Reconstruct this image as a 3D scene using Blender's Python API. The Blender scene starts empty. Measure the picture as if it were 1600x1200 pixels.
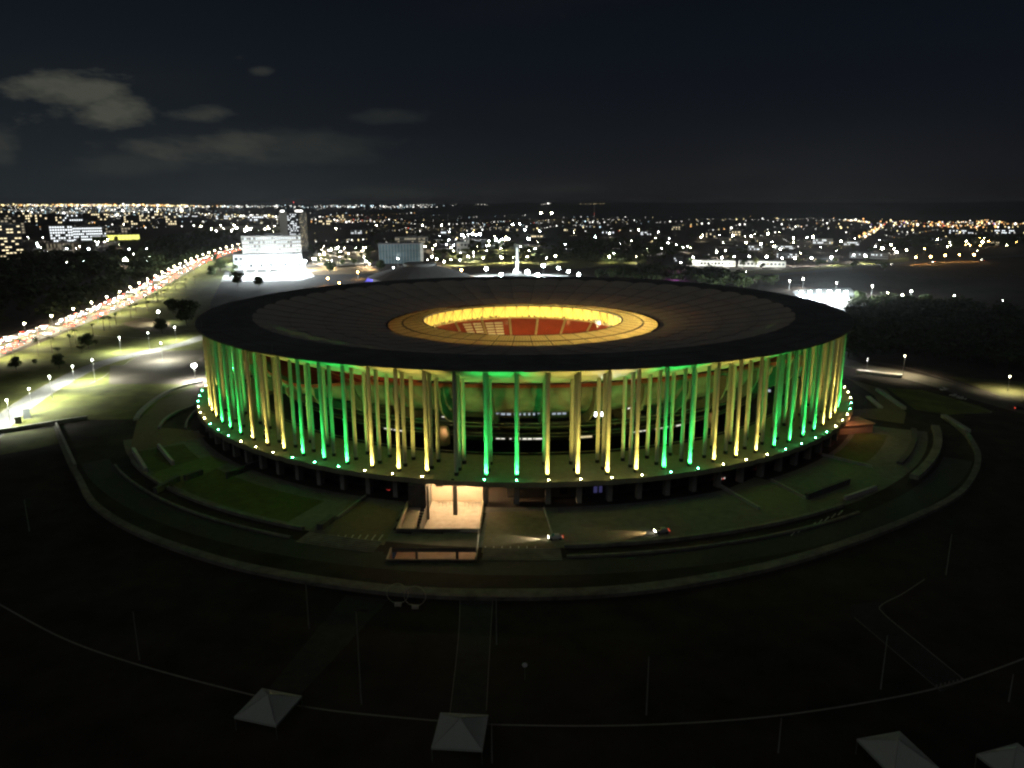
import bpy, bmesh, math, random
from mathutils import Matrix, Vector
import numpy as np
R = random.Random(7)
PI = math.pi
C = bpy.context.scene.collection
SC = bpy.context.scene

# ------------------------------------------------------------------ camera
FPX, PITCH, ROLL, DIST, HCAM, YAW = 1172.897, 0.2362875, -0.0042284, 382.0256, 86.5665, -0.014391
ZD = 8.0                       # promenade deck level above the ground
EYE = Vector((0, -DIST, HCAM + ZD))
_cy, _sy, _cp, _sp = math.cos(YAW), math.sin(YAW), math.cos(PITCH), math.sin(PITCH)
_r0 = Vector((_cy, -_sy, 0)); _f = Vector((_sy*_cp, _cy*_cp, -_sp)); _u0 = Vector((_sy*_sp, _cy*_sp, _cp))
_cr, _sr = math.cos(ROLL), math.sin(ROLL)
_ri = _cr*_r0 + _sr*_u0; _up = -_sr*_r0 + _cr*_u0
cd = bpy.data.cameras.new('camera'); cam = bpy.data.objects.new('camera', cd); C.objects.link(cam)
cd.sensor_width = 36.0; cd.lens = 36.0*FPX/1600.0; cd.clip_start = 1.0; cd.clip_end = 120000.0
M = Matrix.Identity(4)
for i in range(3):
    M[i][0] = _ri[i]; M[i][1] = _up[i]; M[i][2] = -_f[i]; M[i][3] = EYE[i]
cam.matrix_world = M
SC.camera = cam

def ray(x, y):
    return (_f + _ri*((x-800)/FPX) - _up*((y-600)/FPX))

def G(x, y, z=0.0):
    """the point of the level z that shows at photo position x, y"""
    d = ray(x, y)
    t = (z-EYE.z)/d.z
    return EYE + d*t

# ------------------------------------------------------------------ world
W = bpy.data.worlds.new('World'); SC.world = W; W.use_nodes = True
nt = W.node_tree; nt.nodes.clear()
def N(tree, kind, **kw):
    n = tree.nodes.new(kind)
    for k, v in kw.items(): setattr(n, k, v)
    return n
def mth(tree, op, a, b=None, c=None, clamp=False):
    n = tree.nodes.new('ShaderNodeMath'); n.operation = op; n.use_clamp = clamp
    for i, v in enumerate((a, b, c)):
        if v is None: continue
        if isinstance(v, (int, float)): n.inputs[i].default_value = v
        else: tree.links.new(v, n.inputs[i])
    return n.outputs[0]
def mixc(tree, fac, a, b, blend='MIX'):
    n = tree.nodes.new('ShaderNodeMix'); n.data_type = 'RGBA'; n.blend_type = blend
    for s, v in ((n.inputs[0], fac), (n.inputs[6], a), (n.inputs[7], b)):
        if isinstance(v, (int, float)): s.default_value = v
        elif isinstance(v, tuple): s.default_value = (*v, 1)
        else: tree.links.new(v, s)
    return n.outputs[2]
tc = N(nt, 'ShaderNodeTexCoord'); sep = N(nt, 'ShaderNodeSeparateXYZ'); nt.links.new(tc.outputs['Generated'], sep.inputs[0])
sx, sy, sz = sep.outputs
ramp = N(nt, 'ShaderNodeValToRGB'); nt.links.new(mth(nt, 'MAXIMUM', sz, 0.0), ramp.inputs[0])
els = ramp.color_ramp.elements
els[0].position = 0.0; els[0].color = (.0058, .0052, .0062, 1)
els[1].position = 1.0; els[1].color = (.0013, .0017, .0034, 1)
for p_, c_ in ((.03, (.0052, .0055, .0072)), (.09, (.0042, .0054, .0082)), (.18, (.0034, .0050, .0088)), (.34, (.0022, .0029, .0052))):
    e = els.new(p_); e.color = (*c_, 1)
# glow of the city beyond the horizon, strongest over the town at the left
gl = Vector((-.62, .78, 0)).normalized()
dt = mth(nt, 'ADD', mth(nt, 'MULTIPLY', sx, gl.x), mth(nt, 'MULTIPLY', sy, gl.y))
az = mth(nt, 'POWER', mth(nt, 'MAXIMUM', dt, 0.0), 6.0)
gz = mth(nt, 'POWER', 2.718, mth(nt, 'MULTIPLY', mth(nt, 'MAXIMUM', sz, 0.0), -7.0))
glow = mth(nt, 'MULTIPLY', az, gz)
sky = mixc(nt, glow, ramp.outputs[0], (.0115, .0165, .0185), 'ADD')
# clouds lit from the town below: drawn on a layer overhead
zz = mth(nt, 'ADD', mth(nt, 'MAXIMUM', sz, 0.0), 0.10)
cx = mth(nt, 'DIVIDE', sx, zz); cyy = mth(nt, 'DIVIDE', sy, zz)
cmb = N(nt, 'ShaderNodeCombineXYZ'); nt.links.new(cx, cmb.inputs[0]); nt.links.new(cyy, cmb.inputs[1])
def noise(tree, vec, scale, detail, rough, off=(0, 0, 0)):
    mp = N(tree, 'ShaderNodeMapping'); mp.inputs['Location'].default_value = off
    tree.links.new(vec, mp.inputs[0])
    n = N(tree, 'ShaderNodeTexNoise'); n.inputs['Scale'].default_value = scale; n.inputs['Detail'].default_value = detail
    n.inputs['Roughness'].default_value = rough; tree.links.new(mp.outputs[0], n.inputs['Vector'])
    return n.outputs[0]
uu = mth(nt, 'DIVIDE', sx, mth(nt, 'MAXIMUM', sy, .05)); vv = mth(nt, 'DIVIDE', sz, mth(nt, 'MAXIMUM', sy, .05))
cm2 = N(nt, 'ShaderNodeCombineXYZ'); nt.links.new(mth(nt, 'ADD', uu, mth(nt, 'MULTIPLY', vv, .8)), cm2.inputs[0]); nt.links.new(mth(nt, 'MULTIPLY', vv, 2.6), cm2.inputs[1])
nz = noise(nt, cm2.outputs[0], 8.5, 10, .66, (3.1, 1.7, 0))
nb = noise(nt, cmb.outputs[0], .55, 3, .5, (8.4, 2.2, 0))
cov = None    # cloud banks over the left and centre
for (px, py, wx, wy, a) in ((105, 140, 85, 30, 1.0), (185, 174, 62, 24, 1.0), (308, 180, 62, 13, .50), (330, 226, 130, 26, .55), (470, 226, 150, 28, .24),
                            (590, 183, 75, 12, .22), (0, 232, 30, 26, .40), (410, 112, 18, 7, .34), (200, 258, 110, 20, .20), (620, 300, 150, 9, .14), (900, 294, 90, 8, .10)):
    d = ray(px, py).normalized(); u0 = d.x/d.y; v0 = d.z/d.y
    u = mth(nt, 'DIVIDE', sx, mth(nt, 'MAXIMUM', sy, .05)); v = mth(nt, 'DIVIDE', sz, mth(nt, 'MAXIMUM', sy, .05))
    q = mth(nt, 'ADD', mth(nt, 'POWER', mth(nt, 'ABSOLUTE', mth(nt, 'MULTIPLY', mth(nt, 'SUBTRACT', u, u0), FPX/wx)), 2.0),
            mth(nt, 'POWER', mth(nt, 'ABSOLUTE', mth(nt, 'MULTIPLY', mth(nt, 'SUBTRACT', v, v0), FPX/wy)), 2.0))
    g = mth(nt, 'POWER', 2.718, mth(nt, 'MULTIPLY', q, -.7))
    g = mth(nt, 'ADD', g, mth(nt, 'MULTIPLY_ADD', nz, 2.3, -1.15-.40))
    g = mth(nt, 'MULTIPLY', mth(nt, 'MULTIPLY', g, 1.7, clamp=True), a)
    cov = g if cov is None else mth(nt, 'MAXIMUM', cov, g)
cov = mth(nt, 'MAXIMUM', cov, mth(nt, 'MULTIPLY', mth(nt, 'SUBTRACT', nb, .56, clamp=True), .25))
den = mth(nt, 'MULTIPLY', cov, .72)
den = mth(nt, 'MINIMUM', mth(nt, 'MAXIMUM', den, 0.0), 1.0)
sky = mixc(nt, den, sky, (.078, .080, .062))
bg = N(nt, 'ShaderNodeBackground'); nt.links.new(sky, bg.inputs[0]); bg.inputs[1].default_value = 1.0
wo = N(nt, 'ShaderNodeOutputWorld'); nt.links.new(bg.outputs[0], wo.inputs[0])

# faint moonlight, very soft
sd = bpy.data.lights.new('moon', 'SUN'); sd.energy = 0.10; sd.angle = math.radians(50); sd.color = (.97, 1, .95)
so = bpy.data.objects.new('moon', sd); C.objects.link(so)
so.rotation_euler = (math.radians(38), math.radians(-22), 0)

vs = SC.view_settings; vs.view_transform = 'Standard'; vs.look = 'None'; vs.exposure = 0; vs.gamma = 1
try: vs.use_curve_mapping = False
except Exception: pass
SC.cycles.use_denoising = True
try:
    SC.cycles.denoiser = 'OPENIMAGEDENOISE'; SC.cycles.denoising_input_passes = 'RGB_ALBEDO_NORMAL'
except Exception: pass
SC.cycles.use_light_tree = True
SC.cycles.pixel_filter_type = 'BLACKMAN_HARRIS'; SC.cycles.filter_width = 2.3
SC.cycles.sample_clamp_indirect = 3.0
SC.cycles.use_adaptive_sampling = True; SC.cycles.adaptive_threshold = .022; SC.cycles.adaptive_min_samples = 48
SC.cycles.max_bounces = 5; SC.cycles.diffuse_bounces = 3; SC.cycles.glossy_bounces = 2; SC.cycles.transmission_bounces = 4
SC.cycles.caustics_reflective = False; SC.cycles.caustics_refractive = False

# ------------------------------------------------------------------ materials
MT = {}
def mat(name, col, rough=.8, var=.25, scale=.6, metal=0.0, bump=0.0, spec=.3, col2=None):
    """a plain surface with a procedural mottle of its own colour"""
    if name in MT: return MT[name]
    m = bpy.data.materials.new(name); m.use_nodes = True; t = m.node_tree
    b = t.nodes['Principled BSDF']
    g = N(t, 'ShaderNodeTexCoord')
    n1 = noise(t, g.outputs['Object'], scale, 5, .6); n2 = noise(t, g.outputs['Object'], scale*.13, 3, .5, (5, 3, 1))
    f = mth(t, 'ADD', mth(t, 'MULTIPLY', n1, .6), mth(t, 'MULTIPLY', n2, .4))
    f = mth(t, 'MULTIPLY_ADD', f, 3.0, -1.0, clamp=True)
    lo = tuple(c*(1-var) for c in col); hi = col2 or tuple(min(1, c*(1+var)) for c in col)
    t.links.new(mixc(t, f, lo, hi), b.inputs['Base Color'])
    b.inputs['Roughness'].default_value = rough; b.inputs['Metallic'].default_value = metal
    b.inputs['Specular IOR Level'].default_value = spec
    if bump:
        bp = N(t, 'ShaderNodeBump'); bp.inputs['Strength'].default_value = bump; t.links.new(n1, bp.inputs['Height'])
        t.links.new(bp.outputs[0], b.inputs['Normal'])
    MT[name] = m
    return m
def emis(name, col, s, sample=True):
    if name in MT: return MT[name]
    m = bpy.data.materials.new(name); m.use_nodes = True; t = m.node_tree; t.nodes.clear()
    e = N(t, 'ShaderNodeEmission'); e.inputs[0].default_value = (*col, 1); e.inputs[1].default_value = s
    o = N(t, 'ShaderNodeOutputMaterial'); t.links.new(e.outputs[0], o.inputs[0])
    if not sample: m.cycles.emission_sampling = 'NONE'
    MT[name] = m
    return m
def sheer(name, col, thru, scale=.4, var=.12):
    """cloth or milky glazing that lets part of the light through"""
    m = bpy.data.materials.new(name); m.use_nodes = True; t = m.node_tree; t.nodes.clear()
    g = N(t, 'ShaderNodeTexCoord'); n1 = noise(t, g.outputs['Object'], scale, 5, .6)
    c = mixc(t, n1, tuple(x*(1-var) for x in col), tuple(min(1, x*(1+var)) for x in col))
    d = N(t, 'ShaderNodeBsdfDiffuse'); tr = N(t, 'ShaderNodeBsdfTranslucent'); mx = N(t, 'ShaderNodeMixShader')
    t.links.new(c, d.inputs[0]); t.links.new(c, tr.inputs[0]); mx.inputs[0].default_value = thru
    t.links.new(d.outputs[0], mx.inputs[1]); t.links.new(tr.outputs[0], mx.inputs[2])
    o = N(t, 'ShaderNodeOutputMaterial'); t.links.new(mx.outputs[0], o.inputs[0])
    MT[name] = m
    return m

# ------------------------------------------------------------------ mesh helpers
class MB:
    def __init__(s): s.v = []; s.f = []; s.mi = []
    def quad(s, *p, m=0):
        i = len(s.v); s.v += [tuple(q) for q in p]; s.f.append(tuple(range(i, i+len(p)))); s.mi.append(m); return s
    def box(s, x0, x1, y0, y1, z0, z1, m=0, mtx=None):
        p = [Vector(c) for c in ((x0,y0,z0),(x1,y0,z0),(x1,y1,z0),(x0,y1,z0),(x0,y0,z1),(x1,y0,z1),(x1,y1,z1),(x0,y1,z1))]
        if mtx: p = [mtx @ q for q in p]
        i = len(s.v); s.v += [tuple(q) for q in p]
        for f in ((0,3,2,1),(4,5,6,7),(0,1,5,4),(1,2,6,5),(2,3,7,6),(3,0,4,7)):
            s.f.append(tuple(i+k for k in f)); s.mi.append(m)
        return s
    def tube(s, pts, rad, n=6, m=0, cap=True):
        pts = [Vector(p) for p in pts]; rings = []
        for k, p in enumerate(pts):
            d = (pts[min(k+1, len(pts)-1)]-pts[max(k-1, 0)]).normalized()
            a = d.orthogonal().normalized() if abs(d.z) < .99 else Vector((1, 0, 0)); b = d.cross(a).normalized(); a = b.cross(d)
            r = rad[k] if isinstance(rad, (list, tuple)) else rad
            i = len(s.v)
            for j in range(n):
                t = 2*PI*j/n; s.v.append(tuple(p + a*(r*math.cos(t)) + b*(r*math.sin(t))))
            rings.append(i)
        for a, b in zip(rings, rings[1:]):
            for j in range(n):
                s.f.append((a+j, a+(j+1) % n, b+(j+1) % n, b+j)); s.mi.append(m)
        if cap:
            s.f.append(tuple(rings[0]+n-1-j for j in range(n))); s.mi.append(m)
            s.f.append(tuple(rings[-1]+j for j in range(n))); s.mi.append(m)
        return s
    def lathe(s, prof, n=192, a0=0, a1=2*PI, m=0, wob=None, close=False):
        """prof: list of (radius, z); angle measured from the photo side (-y) towards +x"""
        full = abs(a1-a0-2*PI) < 1e-6; cols = n if full else n+1; base = len(s.v); k = len(prof)
        for j in range(cols):
            a = a0+(a1-a0)*j/n
            for (r, z) in prof:
                if wob: r = r+wob(a, r, z)
                s.v.append((r*math.sin(a), -r*math.cos(a), z))
        for j in range(n):
            c0 = base+j*k; c1 = base+((j+1) % cols)*k
            for q in range(k if close else k-1):
                q2 = (q+1) % k
                s.f.append((c0+q, c1+q, c1+q2, c0+q2)); s.mi.append(m)
        if close and not full:
            s.f.append(tuple(base+q for q in range(k))); s.mi.append(m)
            s.f.append(tuple(base+(cols-1)*k+k-1-q for q in range(k))); s.mi.append(m)
        return s
    def prism(s, poly, z0, z1, m=0):
        n = len(poly); i = len(s.v)
        s.v += [(p[0], p[1], z0) for p in poly] + [(p[0], p[1], z1) for p in poly]
        s.f.append(tuple(i+n+k for k in range(n))); s.mi.append(m)
        s.f.append(tuple(i+n-1-k for k in range(n))); s.mi.append(m)
        for k in range(n):
            s.f.append((i+k, i+(k+1) % n, i+n+(k+1) % n, i+n+k)); s.mi.append(m)
        return s
    def blob(s, p, r, m=0, ky=1.0):
        """a small faceted ball"""
        i = len(s.v); x, y, z = p
        s.v += [(x+r,y,z),(x-r,y,z),(x,y+r,z),(x,y-r,z),(x,y,z+r*ky),(x,y,z-r*ky)]
        for f in ((0,2,4),(2,1,4),(1,3,4),(3,0,4),(2,0,5),(1,2,5),(3,1,5),(0,3,5)):
            s.f.append(tuple(i+k for k in f)); s.mi.append(m)
        return s
    def ball(s, r, ky=1.0, n=8, k=5):
        i = len(s.v); s.v.append((0, 0, r*ky))
        for j in range(1, k):
            t = PI*j/k
            for q in range(n): s.v.append((r*math.sin(t)*math.cos(2*PI*q/n), r*math.sin(t)*math.sin(2*PI*q/n), r*ky*math.cos(t)))
        s.v.append((0, 0, -r*ky)); e = len(s.v)-1
        for q in range(n):
            s.f.append((i, i+1+q, i+1+(q+1) % n)); s.f.append((e, e-n+(q+1) % n, e-n+q)); s.mi += [0, 0]
            for j in range(k-2):
                a = i+1+j*n; s.f.append((a+q, a+n+q, a+n+(q+1) % n, a+(q+1) % n)); s.mi.append(0)
        return s
    def mesh(s, name, mats, smooth=False):
        me = bpy.data.meshes.new(name); me.from_pydata(s.v, [], s.f)
        for mm in (mats if isinstance(mats, (list, tuple)) else [mats]): me.materials.append(mm)
        if any(s.mi): me.polygons.foreach_set('material_index', s.mi)
        if smooth: me.polygons.foreach_set('use_smooth', [True]*len(s.f))
        me.update()
        return me
    def build(s, name, mats, parent=None, smooth=False, loc=None, rz=0):
        return link(name, s.mesh(name, mats, smooth), parent, loc, rz)
def link(name, me, parent=None, loc=None, rz=0, scl=None):
    o = bpy.data.objects.new(name, me); C.objects.link(o)
    if parent: o.parent = parent
    if loc is not None: o.location = loc
    if rz: o.rotation_euler[2] = rz
    if scl: o.scale = scl if isinstance(scl, (tuple, list)) else (scl,)*3
    return o
def thing(name, label, cat, loc=(0,0,0), rz=0, group=None, me=None, scl=None):
    o = link(name, me, None, loc, rz, scl); o['label'] = label; o['category'] = cat
    if group: o['group'] = group
    return o
def setting(o, kind='structure', label=None, cat=None):
    o['kind'] = kind
    if label: o['label'] = label
    if cat: o['category'] = cat
    return o
ORD = 'first second third fourth fifth sixth seventh eighth ninth tenth eleventh twelfth thirteenth fourteenth fifteenth sixteenth seventeenth eighteenth nineteenth twentieth'.split()
def nth(i):
    if i < 20: return ORD[i]
    t, u = divmod(i+1, 10)
    tens = {2: 'twenty', 3: 'thirty', 4: 'forty', 5: 'fifty', 6: 'sixty', 7: 'seventy', 8: 'eighty', 9: 'ninety'}[t]
    return (tens[:-1]+'ieth') if u == 0 else tens+'-'+ORD[u-1]
def pol(r, a, z=0.0): return Vector((r*math.sin(a), -r*math.cos(a), z))
def lamp_light(name, kind, loc, power, col, parent=None, radius=.3, aim=None, size=None, blend=.5):
    ld = bpy.data.lights.new(name, kind); ld.energy = power; ld.color = col; ld.shadow_soft_size = radius
    o = bpy.data.objects.new(name, ld); C.objects.link(o); o.location = loc
    if kind == 'SPOT':
        ld.spot_size = size; ld.spot_blend = blend
    if aim is not None:
        o.rotation_euler = (Vector(aim)-Vector(loc)).to_track_quat('-Z', 'Y').to_euler()
    if parent:
        o.parent = parent
    return o

concrete = mat('concrete', (.36, .35, .32), .85, .2, .5)
concrete_pale = mat('pale_concrete', (.52, .51, .47), .8, .15, .35)
concrete_dark = mat('dark_concrete', (.12, .12, .115), .9, .25, .4)
paving = mat('paving', (.16, .155, .135), .9, .3, .35)
asphalt = mat('asphalt', (.055, .055, .055), .9, .25, .5)
road_pale = mat('worn_concrete_road', (.20, .20, .19), .85, .2, .25)
soil = mat('red_soil', (.034, .025, .020), .95, .75, .10, bump=.4)
grass_m = mat('lawn_grass', (.108, .118, .028), .95, .55, .10, bump=.3)
grass_dry = mat('dry_grass', (.085, .085, .03), .95, .4, .12, bump=.3)
dark_metal = mat('dark_metal', (.03, .03, .03), .5, .2, 2, .3)
grey_metal = mat('galvanised_metal', (.38, .38, .37), .55, .15, 2, .6)
white_paint = mat('white_paint', (.78, .78, .75), .6, .08, .8)
glass_dark = mat('dark_window_glass', (.02, .025, .03), .15, .2, .5, spec=.6)

# ------------------------------------------------------------------ ground with the sunken access court
L = 26400.0
HX0, HX1 = -37.0, -13.0        # the sunken court, dug out of the ground
g = MB()
def gq(x0, x1, y0, y1, n=1):
    g.quad((x0,y0,0),(x1,y0,0),(x1,y1,0),(x0,y1,0))
gq(-L, HX0, -L, L); gq(HX1, L, -L, L)
gq(HX0, HX1, -L, -194.5); gq(HX0, HX1, -187.0, -176.0); gq(HX0, HX1, -138.0, L)
setting(g.build('ground', soil))
def in_court(x, y, m=0.0):
    return HX0-m < x < HX1+m and (-194.5-m < y < -187+m or -176-m < y < -138+m)
cf = MB(); cf.quad((HX0,-200,-5),(HX1,-200,-5),(HX1,-136,-5),(HX0,-136,-5))
setting(cf.build('court_floor', mat('court_paving', (.34,.31,.26), .85, .25, .5)))
def ring_sheet(name, r0, r1, a0, a1, z, m, cx=0, cy=0, dr=1.5, da=.5, kind='structure', clear=True):
    """a level sheet between two radii, left open over the sunken court"""
    b = MB(); nr = max(1, int(round((r1-r0)/dr))); na = max(1, int(round((a1-a0)/da)))
    def P(i, j):
        a = math.radians(a0+(a1-a0)*j/na); r = r0+(r1-r0)*i/nr; p = pol(r, a, z); return (p.x+cx, p.y+cy, z)
    for j in range(na):
        for i in range(nr):
            q = [P(i, j), P(i+1, j), P(i+1, j+1), P(i, j+1)]
            if clear and any(in_court(v[0], v[1], .2) for v in q): continue
            b.quad(q[0], q[1], q[2], q[3])
    return setting(b.build(name, m), kind)
def poly_sheet(name, pts, z, m):
    b = MB(); b.quad(*[(p[0], p[1], z) for p in pts]); o = b.build(name, m)
    bm = bmesh.new(); bm.from_mesh(o.data); bmesh.ops.triangulate(bm, faces=bm.faces[:])
    for f in bm.faces:
        if f.normal.z < 0: f.normal_flip()
    bm.to_mesh(o.data); bm.free()
    return setting(o)
def strip(name, pts, w, z, m, kind=True):
    """a band of even width along a line of points"""
    b = MB(); n = len(pts); out = []
    for i in range(n):
        p = Vector(pts[i]); d = Vector(pts[min(i+1, n-1)])-Vector(pts[max(i-1, 0)]); d.z = 0; d.normalize()
        s = Vector((-d.y, d.x, 0)); ww = w[i] if isinstance(w, (list, tuple)) else w
        out.append(((p.x-s.x*ww/2, p.y-s.y*ww/2, z), (p.x+s.x*ww/2, p.y+s.y*ww/2, z)))
    for a, c in zip(out, out[1:]): b.quad(a[0], c[0], c[1], a[1])
    o = b.build(name, m)
    return setting(o) if kind else o
def smooth_line(pts, per=8):
    pts = [Vector(p) for p in pts]; out = []
    for i in range(len(pts)-1):
        p0, p1, p2, p3 = pts[max(i-1,0)], pts[i], pts[i+1], pts[min(i+2, len(pts)-1)]
        for k in range(per):
            t = k/per
            out.append(.5*((2*p1)+(p2-p0)*t+(2*p0-5*p1+4*p2-p3)*t*t+(3*p1-p0-3*p2+p3)*t**3))
    out.append(pts[-1]); return out
ring_sheet('plaza_paving', 158, 187, -62, 66, .004, paving)
ring_sheet('service_road', 193.5, 203, -55, 56, .004, asphalt)
ring_sheet('lawn_left', 166, 184, -56, -23, .010, mat('plaza_grass', (.085,.095,.032), .95, .35, .25), dr=3)
ring_sheet('lawn_right', 160, 172, 47, 62, .010, MT['plaza_grass'], dr=3)
ring_sheet('lower_terrace', 158, 163, 4, 24, .010, mat('violet_grey_paving', (.12,.12,.14), .8, .3, .4), dr=2)

def arc_wall(name, label, r0, r1, a0, a1, z0, z1, m, cx=0, cy=0, cat='wall', da=1.0, skip=None, group=None):
    b = MB(); n = max(2, int((a1-a0)/da))
    b.lathe([(r1, z0), (r1, z1), (r0, z1), (r0, z0)], n, math.radians(a0), math.radians(a1), close=True)
    b.v = [(x+cx, y+cy, z) for x, y, z in b.v]
    return thing(name, label, cat, me=b.mesh(name, m), group=group)
PWL = smooth_line([G(x, y) for x, y in ((88,668),(100,700),(112,728),(125,752),(138,778),(155,797),(200,826),(280,859),(400,893),(600,924),(800,932),(1000,923),(1200,888),(1350,842),(1450,801),(1500,772),(1522,742),(1528,715),(1520,695),(1506,676),(1478,655))], 6)
b = MB(); offs = []
for i, p in enumerate(PWL):
    d = PWL[min(i+1, len(PWL)-1)]-PWL[max(i-1, 0)]; d.normalize(); s = Vector((-d.y, d.x, 0))*(1.0+1.15*max(0, 1-abs(p.x)/150))
    offs.append((p-s, p+s))
for a_, c_ in zip(offs, offs[1:]): b.prism([a_[0], c_[0], c_[1], a_[1]], 0, 1.0)
thing('perimeter_wall', 'low concrete wall curving round the whole plaza', 'wall', me=b.mesh('perimeter_wall', mat('aged_wall_concrete', (.19,.175,.15), .9, .5, .35)))
for (a0, a1, nm) in ((-52, -20.5, 'left of the lit entrance court'), (3.6, 33, 'right of the lit entrance court')):
    arc_wall('terrace_wall', 'long curved grey retaining wall of the plaza, '+nm, 186.4, 187.6, a0, a1, 0, 1.0, mat('stained_concrete', (.22,.21,.18), .9, .45, .3))
    arc_wall('kerb_wall', 'narrow curved kerb wall beside the service road, '+nm, 192.6, 193.4, a0, a1, 0, .6, MT['stained_concrete'])
for (a0, a1, nm) in ((-19.6, -12.4, 'left'), (-3.3, 3.2, 'right')):
    t = thing('terrace_steps', 'flight of wide shallow concrete steps at the %s of the underpass opening' % nm, 'steps')
    for i in range(7):
        r_ = 188.0+1.0*i
        MB().lathe([(r_+.62, 0), (r_+.62, .42-.05*i), (r_, .42-.05*i), (r_, 0)], 12, math.radians(a0), math.radians(a1), close=True).build('tread', MT['stained_concrete'], t)
arc_wall('terrace_wall', 'curved outer ramp wall at the right end of the plaza', 189, 192, 46, 68, 0, 1.6, MT['stained_concrete'])
arc_wall('terrace_wall', 'curved inner ramp wall at the right end of the plaza', 181, 183, 50, 66, 0, 1.0, concrete_dark)

# ------------------------------------------------------------------ the stadium
ROOF, NCOL, RC, PHI0 = 36.29, 96, 151.67, -0.0124341
h = lambda z: ZD+z
ST = thing('stadium', 'huge round stadium with a ring of tall columns lit green and yellow', 'stadium')
roof_conc = mat('weathered_roof_concrete', (.135, .135, .135), .9, .40, .12)
col_conc = mat('column_concrete', (.50, .49, .45), .75, .14, .9)
soffit_m = mat('soffit_concrete', (.42, .41, .37), .8, .12, .3)
b = MB().lathe([(130.5, h(ROOF-.5)), (130.5, h(ROOF)), (154.1, h(ROOF)), (154.5, h(ROOF-.1)), (154.5, h(ROOF-.55))], 288)
rr = b.build('compression_ring', roof_conc, ST)
MB().lathe([(154.45, h(ROOF-.55)), (153.8, h(ROOF-.75)), (146, h(32.3)), (138, h(28.9)), (132.0, h(26.6)), (131.6, h(26.8)), (131.6, h(ROOF-.5))], 288).build('soffit', soffit_m, rr, True)
MB().lathe([(154.52, h(ROOF-.1)), (154.75, h(ROOF-.1)), (154.75, h(ROOF-.6)), (154.52, h(ROOF-.6))], 288, close=True).build('edge_trim', mat('edge_trim_metal', (.16,.14,.12), .6, .15, 1), rr)
# thin joints and a gutter on the ring's top
for r_ in (139.5, 147.5):
    MB().lathe([(r_, h(ROOF+.01)), (r_, h(ROOF+.10)), (r_+.35, h(ROOF+.10)), (r_+.35, h(ROOF+.01))], 192).build('roof_joint', concrete_dark, rr)
# lightning rods on the rim
for a in (-62, -35, 13.5, 40):
    MB().tube([pol(152.6, math.radians(a), h(ROOF)), pol(152.6, math.radians(a), h(ROOF+3))], .07, 4).build('lightning_rod', grey_metal, rr)

# fabric roof: 48 bays between ridge cables, 4 panels in each
NB = 48; DA = 2*PI/NB
memb = sheer('roof_membrane', (.47, .46, .42), .075, .15, .25)
MR = [131.6, 115, 99, 84, 69.2]
def mz(r, t):
    """height of the fabric: sags towards the middle, each bay arched between its cables"""
    s = (r-69.2)/(131.6-69.2)
    return h(27.6+8.3*s**1.25) + (1-(2*t-1)**2)*(.35+.35*s)
for q in range(4):
    b = MB(); r1, r0 = MR[q], MR[q+1]; nr, na = 6, 8
    def P(i, j):
        r = r0+(r1-r0)*i/nr; t = j/na; a = -DA/2+DA*t
        rr_ = r-(.9*(1-(2*t-1)**2) if (q == 0 and i == nr) else 0)
        return pol(rr_, a, mz(r, t)+.25*math.sin(PI*i/nr)*math.sin(PI*t))
    for i in range(nr):
        for j in range(na): b.quad(P(i,j), P(i+1,j), P(i+1,j+1), P(i,j+1))
    if q == 0:
        for j in range(na):
            e0, e1 = P(nr, j), P(nr, j+1)
            b.quad(e0, (e0.x, e0.y, h(ROOF-1.2)), (e1.x, e1.y, h(ROOF-1.2)), e1)
    me = b.mesh('membrane_panel', memb, True)
    for k in range(NB):
        link('membrane_panel', me, ST, rz=k*DA)
cm = MB().tube([pol(r, 0, mz(r, 0)+.12) for r in (131.6, 122, 115, 107, 99, 91, 83, 75, 69.2)], .11, 4).mesh('ridge_cable', mat('cable_sheath', (.15,.15,.145), .7, .2, 2))
for k in range(NB): link('ridge_cable', cm, ST, rz=(k+.5)*DA)
for q in (1, 2, 3):
    r_ = MR[q]
    sm = MB().tube([pol(r_, -DA/2+DA*j/8, mz(r_, j/8)+.10) for j in range(9)], .08, 4, cap=False).mesh('membrane_seam', MT['cable_sheath'])
    for k in range(NB): link('membrane_seam', sm, ST, rz=k*DA)
# glazed inner ring: two bands of milky panels in a dark frame
glz = sheer('milky_glazing', (.82, .75, .48), .55, 1.2, .08)
def gz_(r): return h(27.5+1.6*(69-r)/18)
for (r1, r0) in ((68.4, 61.5), (60.5, 51.0)):
    b = MB(); n = 4
    for j in range(n):
        a0 = -DA/2*.955+DA*.955*j/n; a1 = -DA/2*.955+DA*.955*(j+1)/n
        b.quad(pol(r0, a0, gz_(r0)), pol(r1, a0, gz_(r1)), pol(r1, a1, gz_(r1)), pol(r0, a1, gz_(r0)))
    me = b.mesh('glazing_panel', glz)
    for k in range(NB): link('glazing_panel', me, ST, rz=k*DA)
    bb = MB()
    for j in range(1, 6):
        a = -DA/2+DA*j/6
        bb.tube([pol(r0, a, gz_(r0)+.08), pol(r1, a, gz_(r1)+.08)], .05, 4)
    me = bb.mesh('glazing_bar', dark_metal)
    for k in range(NB): setting(link('glazing_bar', me, ST, rz=k*DA), 'stuff')
for (r_, w_) in ((69.1, .75), (61.0, .5), (50.7, .35)):
    MB().lathe([(r_-w_, gz_(r_)-.5), (r_-w_, gz_(r_)+.15), (r_+w_, gz_(r_)+.15), (r_+w_, gz_(r_)-.5)], 192, close=True).build('ring_girder', dark_metal, ST)
rb = MB().tube([pol(r, 0, gz_(r)+.02) for r in (69, 51)], .17, 4).mesh('glazing_rafter', dark_metal)
for k in range(NB): link('glazing_rafter', rb, ST, rz=(k+.5)*DA)
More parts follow.
